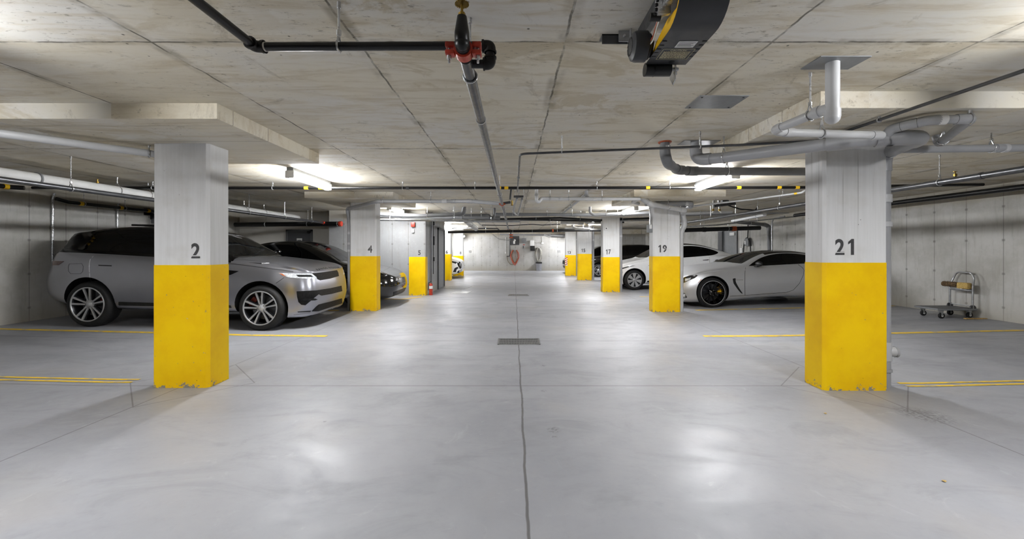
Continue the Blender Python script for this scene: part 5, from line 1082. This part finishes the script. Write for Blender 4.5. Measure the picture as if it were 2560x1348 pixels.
# ------------------------------------------------------------------ wall equipment
Yc = 12.3
t = thing('alarm_box', 'red fire alarm box with a white unit below on the wall above the 5', 'alarm', at(1033.5, 570, Yc))
a, b = at(1028.5, 556, Yc), at(1038, 567.5, Yc); build('housing', MB().box((a.x, Yc - .07, b.z), (b.x, Yc, a.z), .012), M['red'], t)
a, b = at(1030, 572.5, Yc), at(1036, 582, Yc); build('unit', MB().box((a.x, Yc - .05, b.z), (b.x, Yc, a.z), .008), M['white'], t)
a = at(1033, 567, Yc); build('conduit', MB().cyl((a.x, Yc - .02, a.z), (a.x, Yc - .02, a.z - .09), .012, 8), M['zinc'], t)
# fire extinguisher
ex, ey = -2.58, 12.42; t = thing('fire_extinguisher', 'red fire extinguisher standing on the floor by the wall end stencilled 5', 'fire extinguisher', (ex, ey, 0))
build('cylinder', MB().lathe([(0, .0), (.052, 0), (.055, .015), (.055, .31), (.05, .34), (.03, .37), (.018, .375), (0, .375)], (ex, ey, 0), (0, 0, 1), 24), M['red'], t)
build('label', MB().lathe([(.056, .2), (.0565, .2), (.0565, .29), (.056, .29)], (ex, ey, 0), (0, 0, 1), 24, True), M['white'], t)
build('handle', MB().box((ex - .02, ey - .06, .40), (ex + .02, ey + .03, .415), .004).box((ex - .015, ey - .07, .43), (ex + .015, ey + .03, .44), .004).cyl((ex, ey, .37), (ex, ey, .42), .014, 10), M['blk'], t)
build('hose', MB().sweep(fillet([(ex, ey - .01, .39), (ex - .07, ey - .03, .40), (ex - .07, ey - .05, .15)], .05)[0], .01, 8), M['blk'], t)
build('gauge', MB().cyl((ex, ey - .03, .385), (ex, ey - .02, .385), .014, 12), M['white'], t)
# boxes on columns
x0, x1, y0, y1 = COLS['17']; p = at(1515, 571.5, y0); t = thing('sounder', 'small grey sounder box high on the column stencilled 17', 'sounder', (p.x, y0, p.z))
build('housing', MB().box((p.x - .052, y0 - .04, p.z - .055), (p.x + .052, y0, p.z + .055), .008), M['white'], t); build('speaker', MB().cyl((p.x, y0 - .043, p.z), (p.x, y0 - .03, p.z), .022, 16), M['blk'], t)
x0, x1, y0, y1 = COLS['19']; t = thing('junction_box', 'grey junction box on the left side of the column stencilled 19', 'junction box', (x0 - .05, 9.15, 1.85))
z0 = 1.9
build('housing', MB().box((x0 - .09, 9.06, z0 - .09), (x0, 9.22, z0 + .09), .008), M['grey'], t); build('cover', MB().box((x0 - .075, 9.05, z0 - .01), (x0 - .02, 9.062, z0 + .085), .003), M['white'], t)
build('conduit', MB().sweep(fillet([(x0 - .04, 9.14, z0 + .09), (x0 - .04, 9.14, 2.3), (x0 - .06, 9.14, 2.5)], .08)[0], .013, 10), M['zinc'], t)
# exhaust box behind column 2
t = thing('fan_box', 'grey fan box with a round black outlet on the left wall behind column 2', 'fan', (-8.5, 10.6, 2.1))
p = at(374, 540, 9.7); 
build('case', MB().box((XL, 9.75, p.z - .18), (p.x + .5, 10.6, p.z + .13), .01), M['grey'], t)
build('outlet', MB().lathe([(.07, 0), (.085, 0), (.085, -.05), (.07, -.05)], (p.x, 9.73, p.z), (0, -1, 0), 24, True), M['gsteel'], t); build('opening', MB().cyl((p.x, 9.745, p.z), (p.x, 9.73, p.z), .072, 20), M['blk'], t)
build('duct', MB().box((XL, 9.55, p.z + .0), (p.x - .2, 9.75, p.z + .2), .01), M['gsteel'], t)
# charger on right wall
def rw(px, py): return atx(px, py, XR - .08)
t = thing('wall_charger', 'grey wall charger with a black cable loop on the right wall behind the coupe', 'charger', rw(1868, 630))
p = rw(1868, 606); y = p.y
build('case', MB().box((XR - .12, y - .13, p.z - .14), (XR, y + .1, p.z + .16), .02), M['grey'], t); build('face', MB().box((XR - .135, y + .01, p.z - .08), (XR - .11, y + .1, p.z + .06), .01), M['white'], t)
lp = [(XR - .1, y + .23 * math.cos(a) - .02, p.z - .38 + (.55 if math.sin(a) > 0 else .75) * math.sin(a)) for a in [2 * math.pi * k / 32 for k in range(32)]]
build('cable', MB().sweep(lp, .022, 8, True), M['blk'], t)
build('feed', MB().sweep([(XR - .06, y, p.z + .16), (XR - .06, y - .02, p.z + .45), (XR - .06, y - .02, 2.5)], .02, 8), M['blk'], t)
p = rw(1850, 626.5); t = solo('outlet_box', MB().box((XR - .07, p.y - .12, p.z - .12), (XR, p.y + .04, p.z + .1), .01), M['white'], 'small white box on the right wall left of the charger', 'box')
# far wall equipment
Yw = YF - .002; S = crop(1250, 540, 8.425)
def fw(u, v, d=0): q = S((u, v))[0]; p = at(q[0], q[1], Yw); p.y = Yw - d; return p
def fbox(u0, v0, u1, v1, d, bev=.01): a, b = fw(u0, v0), fw(u1, v1); return MB().box((a.x, Yw - d, b.z), (b.x, Yw, a.z), bev)
t = thing('backboard', 'dark grey backboard with a white device high on the far wall', 'panel', fw(305, 610)); build('board', fbox(205, 425, 405, 612, .04), M['dgr'], t)
build('device', MB().box((fw(278, 0).x, Yw - .14, fw(0, 590).z), (fw(318, 0).x, Yw - .04, fw(0, 530).z), .02).ball(fw(310, 515, .1), .07), M['white'], t)
solo('control_box', fbox(462, 470, 552, 565, .15), M['grey'], 'grey metal control box on the far wall right of the dark backboard', 'box')
t = thing('break_glass_box', 'small grey box with a red beacon and dark window on the far wall', 'box', fw(497, 695)); build('case', fbox(472, 630, 522, 697, .08), M['steel'], t); build('window', MB().box((fw(482, 0).x, Yw - .085, fw(0, 682).z), (fw(497, 0).x, Yw - .075, fw(0, 632).z)), M['blk'], t); build('beacon', fbox(485, 600, 520, 614, .06), M['red'], t)
t = thing('charging_unit', 'white and black charging unit on the far wall above the grey bin', 'charger', fw(675, 732)); build('upper_case', fbox(630, 515, 718, 632, .16, .02), M['white'], t); build('lower_case', fbox(635, 630, 730, 732, .2, .02), M['blk'], t)
build('cable', MB().sweep(fillet([fw(718, 550, .05), fw(770, 570, .03), fw(850, 550, .03), fw(885, 530, .03)], .2)[0], .015, 8), M['hoseg'], t)
t = thing('outlet_box', 'white twin socket box with conduit on the far wall right of the charging unit', 'box', fw(890, 590)); build('case', fbox(865, 560, 918, 592, .06), M['white'], t); build('conduit', MB().cyl(fw(890, 560, .03), fw(893, 440, .03), .015, 8), M['white'], t)
t = thing('outlet_box', 'white socket at the end of a thin conduit left on the far wall', 'box', fw(116, 792)); build('case', fbox(103, 755, 129, 793, .05), M['white'], t); build('conduit', MB().cyl(fw(116, 755, .02), fw(118, 450, .02), .018, 8), M['white'], t)
def loops(name, label, cx, cz, rx, rz, n, r, mat, drop=0, hookv=None, squeeze=.0):
    c0 = fw(cx, cz, .09); t = thing(name, label, 'hose', (c0.x, Yw - .09, c0.z)); sx = 1 / 8.425 / F * Yw
    for k in range(n):
        a_, b_ = rx * sx * random.uniform(.6, 1.08), rz * sx * random.uniform(.82, 1.04); top = c0.z + rz * sx; pts = []
        for i in range(36):
            a = 2 * math.pi * i / 36; q = math.sin(a); x = a_ * math.cos(a) * (1 - squeeze * max(0, -q)); pts.append((c0.x + x + random.uniform(-.008, .008), Yw - .05 - .028 * (k % 4), top - b_ + b_ * q + random.uniform(-.008, .008)))
        build('coil', MB().sweep(pts, r, 8, True), M[mat if k % 3 != 2 or mat != 'hose' else 'olive'], t)
    return t
t = loops('hose', 'orange hose coiled on a hook on the far wall', 312, 865, 84, 160, 9, .013, 'hose', squeeze=.5); build('hook', fbox(278, 688, 345, 725, .16), M['steel'], t)
build('tail', MB().sweep(fillet([fw(148, 860, .05), fw(165, 960, .05), fw(230, 1030, .05), fw(300, 1015, .06)], .6)[0], .015, 8), M['olive'], t)
t = loops('hose', 'grey hose coiled on the far wall above the bin', 812, 820, 72, 150, 8, .017, 'hoseg'); build('hook', fbox(785, 662, 835, 690, .14), M['steel'], t)
pipe('conduit', 'dark conduit beside the backboard leading down to a socket', 'conduit', [fw(208, 430, .03), fw(205, 845, .03), fw(140, 852, .03)], .028, 'gsteel', fil=.06)
a, b = fw(748, 0), fw(880, 0); bx = (a.x + b.x) / 2; r = (b.x - a.x) / 2; by_ = Yw - r - .05
t = thing('rubbish_bin', 'grey plastic bin with a black rim standing at the far wall', 'bin', (bx, by_, 0)); zt = .52
build('tub', MB().lathe([(0, 0), (r * .8, 0), (r * .97, zt), (r * .9, zt), (r * .75, .03), (0, .03)], (bx, by_, 0), (0, 0, 1), 28), M['bin'], t); build('rim', MB().lathe([(r * .9, zt - .02), (r * 1.02, zt - .02), (r * 1.02, zt + .07), (r * .9, zt + .05)], (bx, by_, 0), (0, 0, 1), 28, True), M['blk'], t)
# ------------------------------------------------------------------ platform trolley
xa, xb, ya, yb = 8.12, 8.88, 7.62, 8.08; zf_ = fz(8.5); zd = zf_ + .155
t = thing('platform_trolley', 'grey platform trolley with a folding handle against the right wall', 'trolley', (8.47, 7.86, zf_), Matrix.Identity(4))
build('deck', MB().box((xa, ya, zd), (xb, yb, zd + .035), .012), M['grey'], t)
build('deck_mat', MB().box((xa + .02, ya + .02, zd + .034), (xb - .02, yb - .02, zd + .039)), M['dgr'], t)
hx = xb - .06; hb = [(hx, ya + .03, zd + .03), (hx, ya + .03, zd + .46), (hx + .05, ya + .05, zd + .60), (hx + .06, ya + .1, zd + .72), (hx + .06, yb - .1, zd + .72), (hx + .05, yb - .05, zd + .60), (hx, yb - .03, zd + .46), (hx, yb - .03, zd + .03)]
hd = build('handle', MB().sweep(fillet(hb, .09, 6)[0], .016, 14), M['steel'], t)
build('crossbar', MB().box((hx - .012, ya + .03, zd + .36), (hx + .012, yb - .03, zd + .40), .006).cyl((hx, ya + .03, zd + .08), (hx, yb - .03, zd + .08), .01, 10), M['steel'], hd)
for y in (ya + .03, yb - .03): build('hinge_plate', MB().cyl((hx, y - .012, zd + .045), (hx, y + .012, zd + .045), .055, 18), M['gsteel'], t)
for x in (xa + .12, xb - .1):
    for y in (ya + .06, yb - .06):
        ca = build('caster', MB().box((x - .03, y - .025, zd - .03), (x + .03, y + .025, zd)).box((x - .012, y - .026, zd - .1), (x + .02, y - .02, zd - .02)).box((x - .012, y + .02, zd - .1), (x + .02, y + .026, zd - .02)), M['steel'], t)
        zc_ = fz(x) + .055; build('wheel', MB().lathe([(0, -.018), (.05, -.018), (.055, -.01), (.055, .01), (.05, .018), (0, .018)], (x + .01, y, zc_), (0, 1, 0), 22), M['rubber'], ca); build('wheel_hub', MB().cyl((x + .01, y - .021, zc_), (x + .01, y + .021, zc_), .022, 12), M['white'], ca)
# broom head and block on the trolley's crossbar
t = thing('brush', 'brown bristle brush resting on the trolley handle crossbar', 'brush', (hx + .03, 7.9, zd + .40)); mb = MB()
for k in range(260):
    y = random.uniform(7.88, 8.13); a = random.uniform(0, 2 * math.pi); d = Vector((math.cos(a) * .6, random.uniform(-.3, .3), math.sin(a))); o = Vector((hx - .035, y, zd + .475)); mb.cyl(o, o + d * random.uniform(.05, .068), .0035, 4, .001)
build('bristles', mb, M['fur'], t); build('core', MB().cyl((hx - .035, 7.87, zd + .475), (hx - .035, 8.14, zd + .475), .05, 14), M['fur'], t)
mb = MB().box((hx - .085, ya + .05, zd + .405), (hx + .012, 7.86, zd + .525), .02); solo('sponge_block', mb, M['sponge'], 'tan sponge block on the trolley handle crossbar beside the brush', 'sponge')
solo('wood_strip', MB().box((8.55, 7.52, fz(8.55) + .006), (8.95, 7.57, fz(8.95) + .014)), M['wood'], 'thin strip of pale wood on the floor under the trolley', 'wood strip')
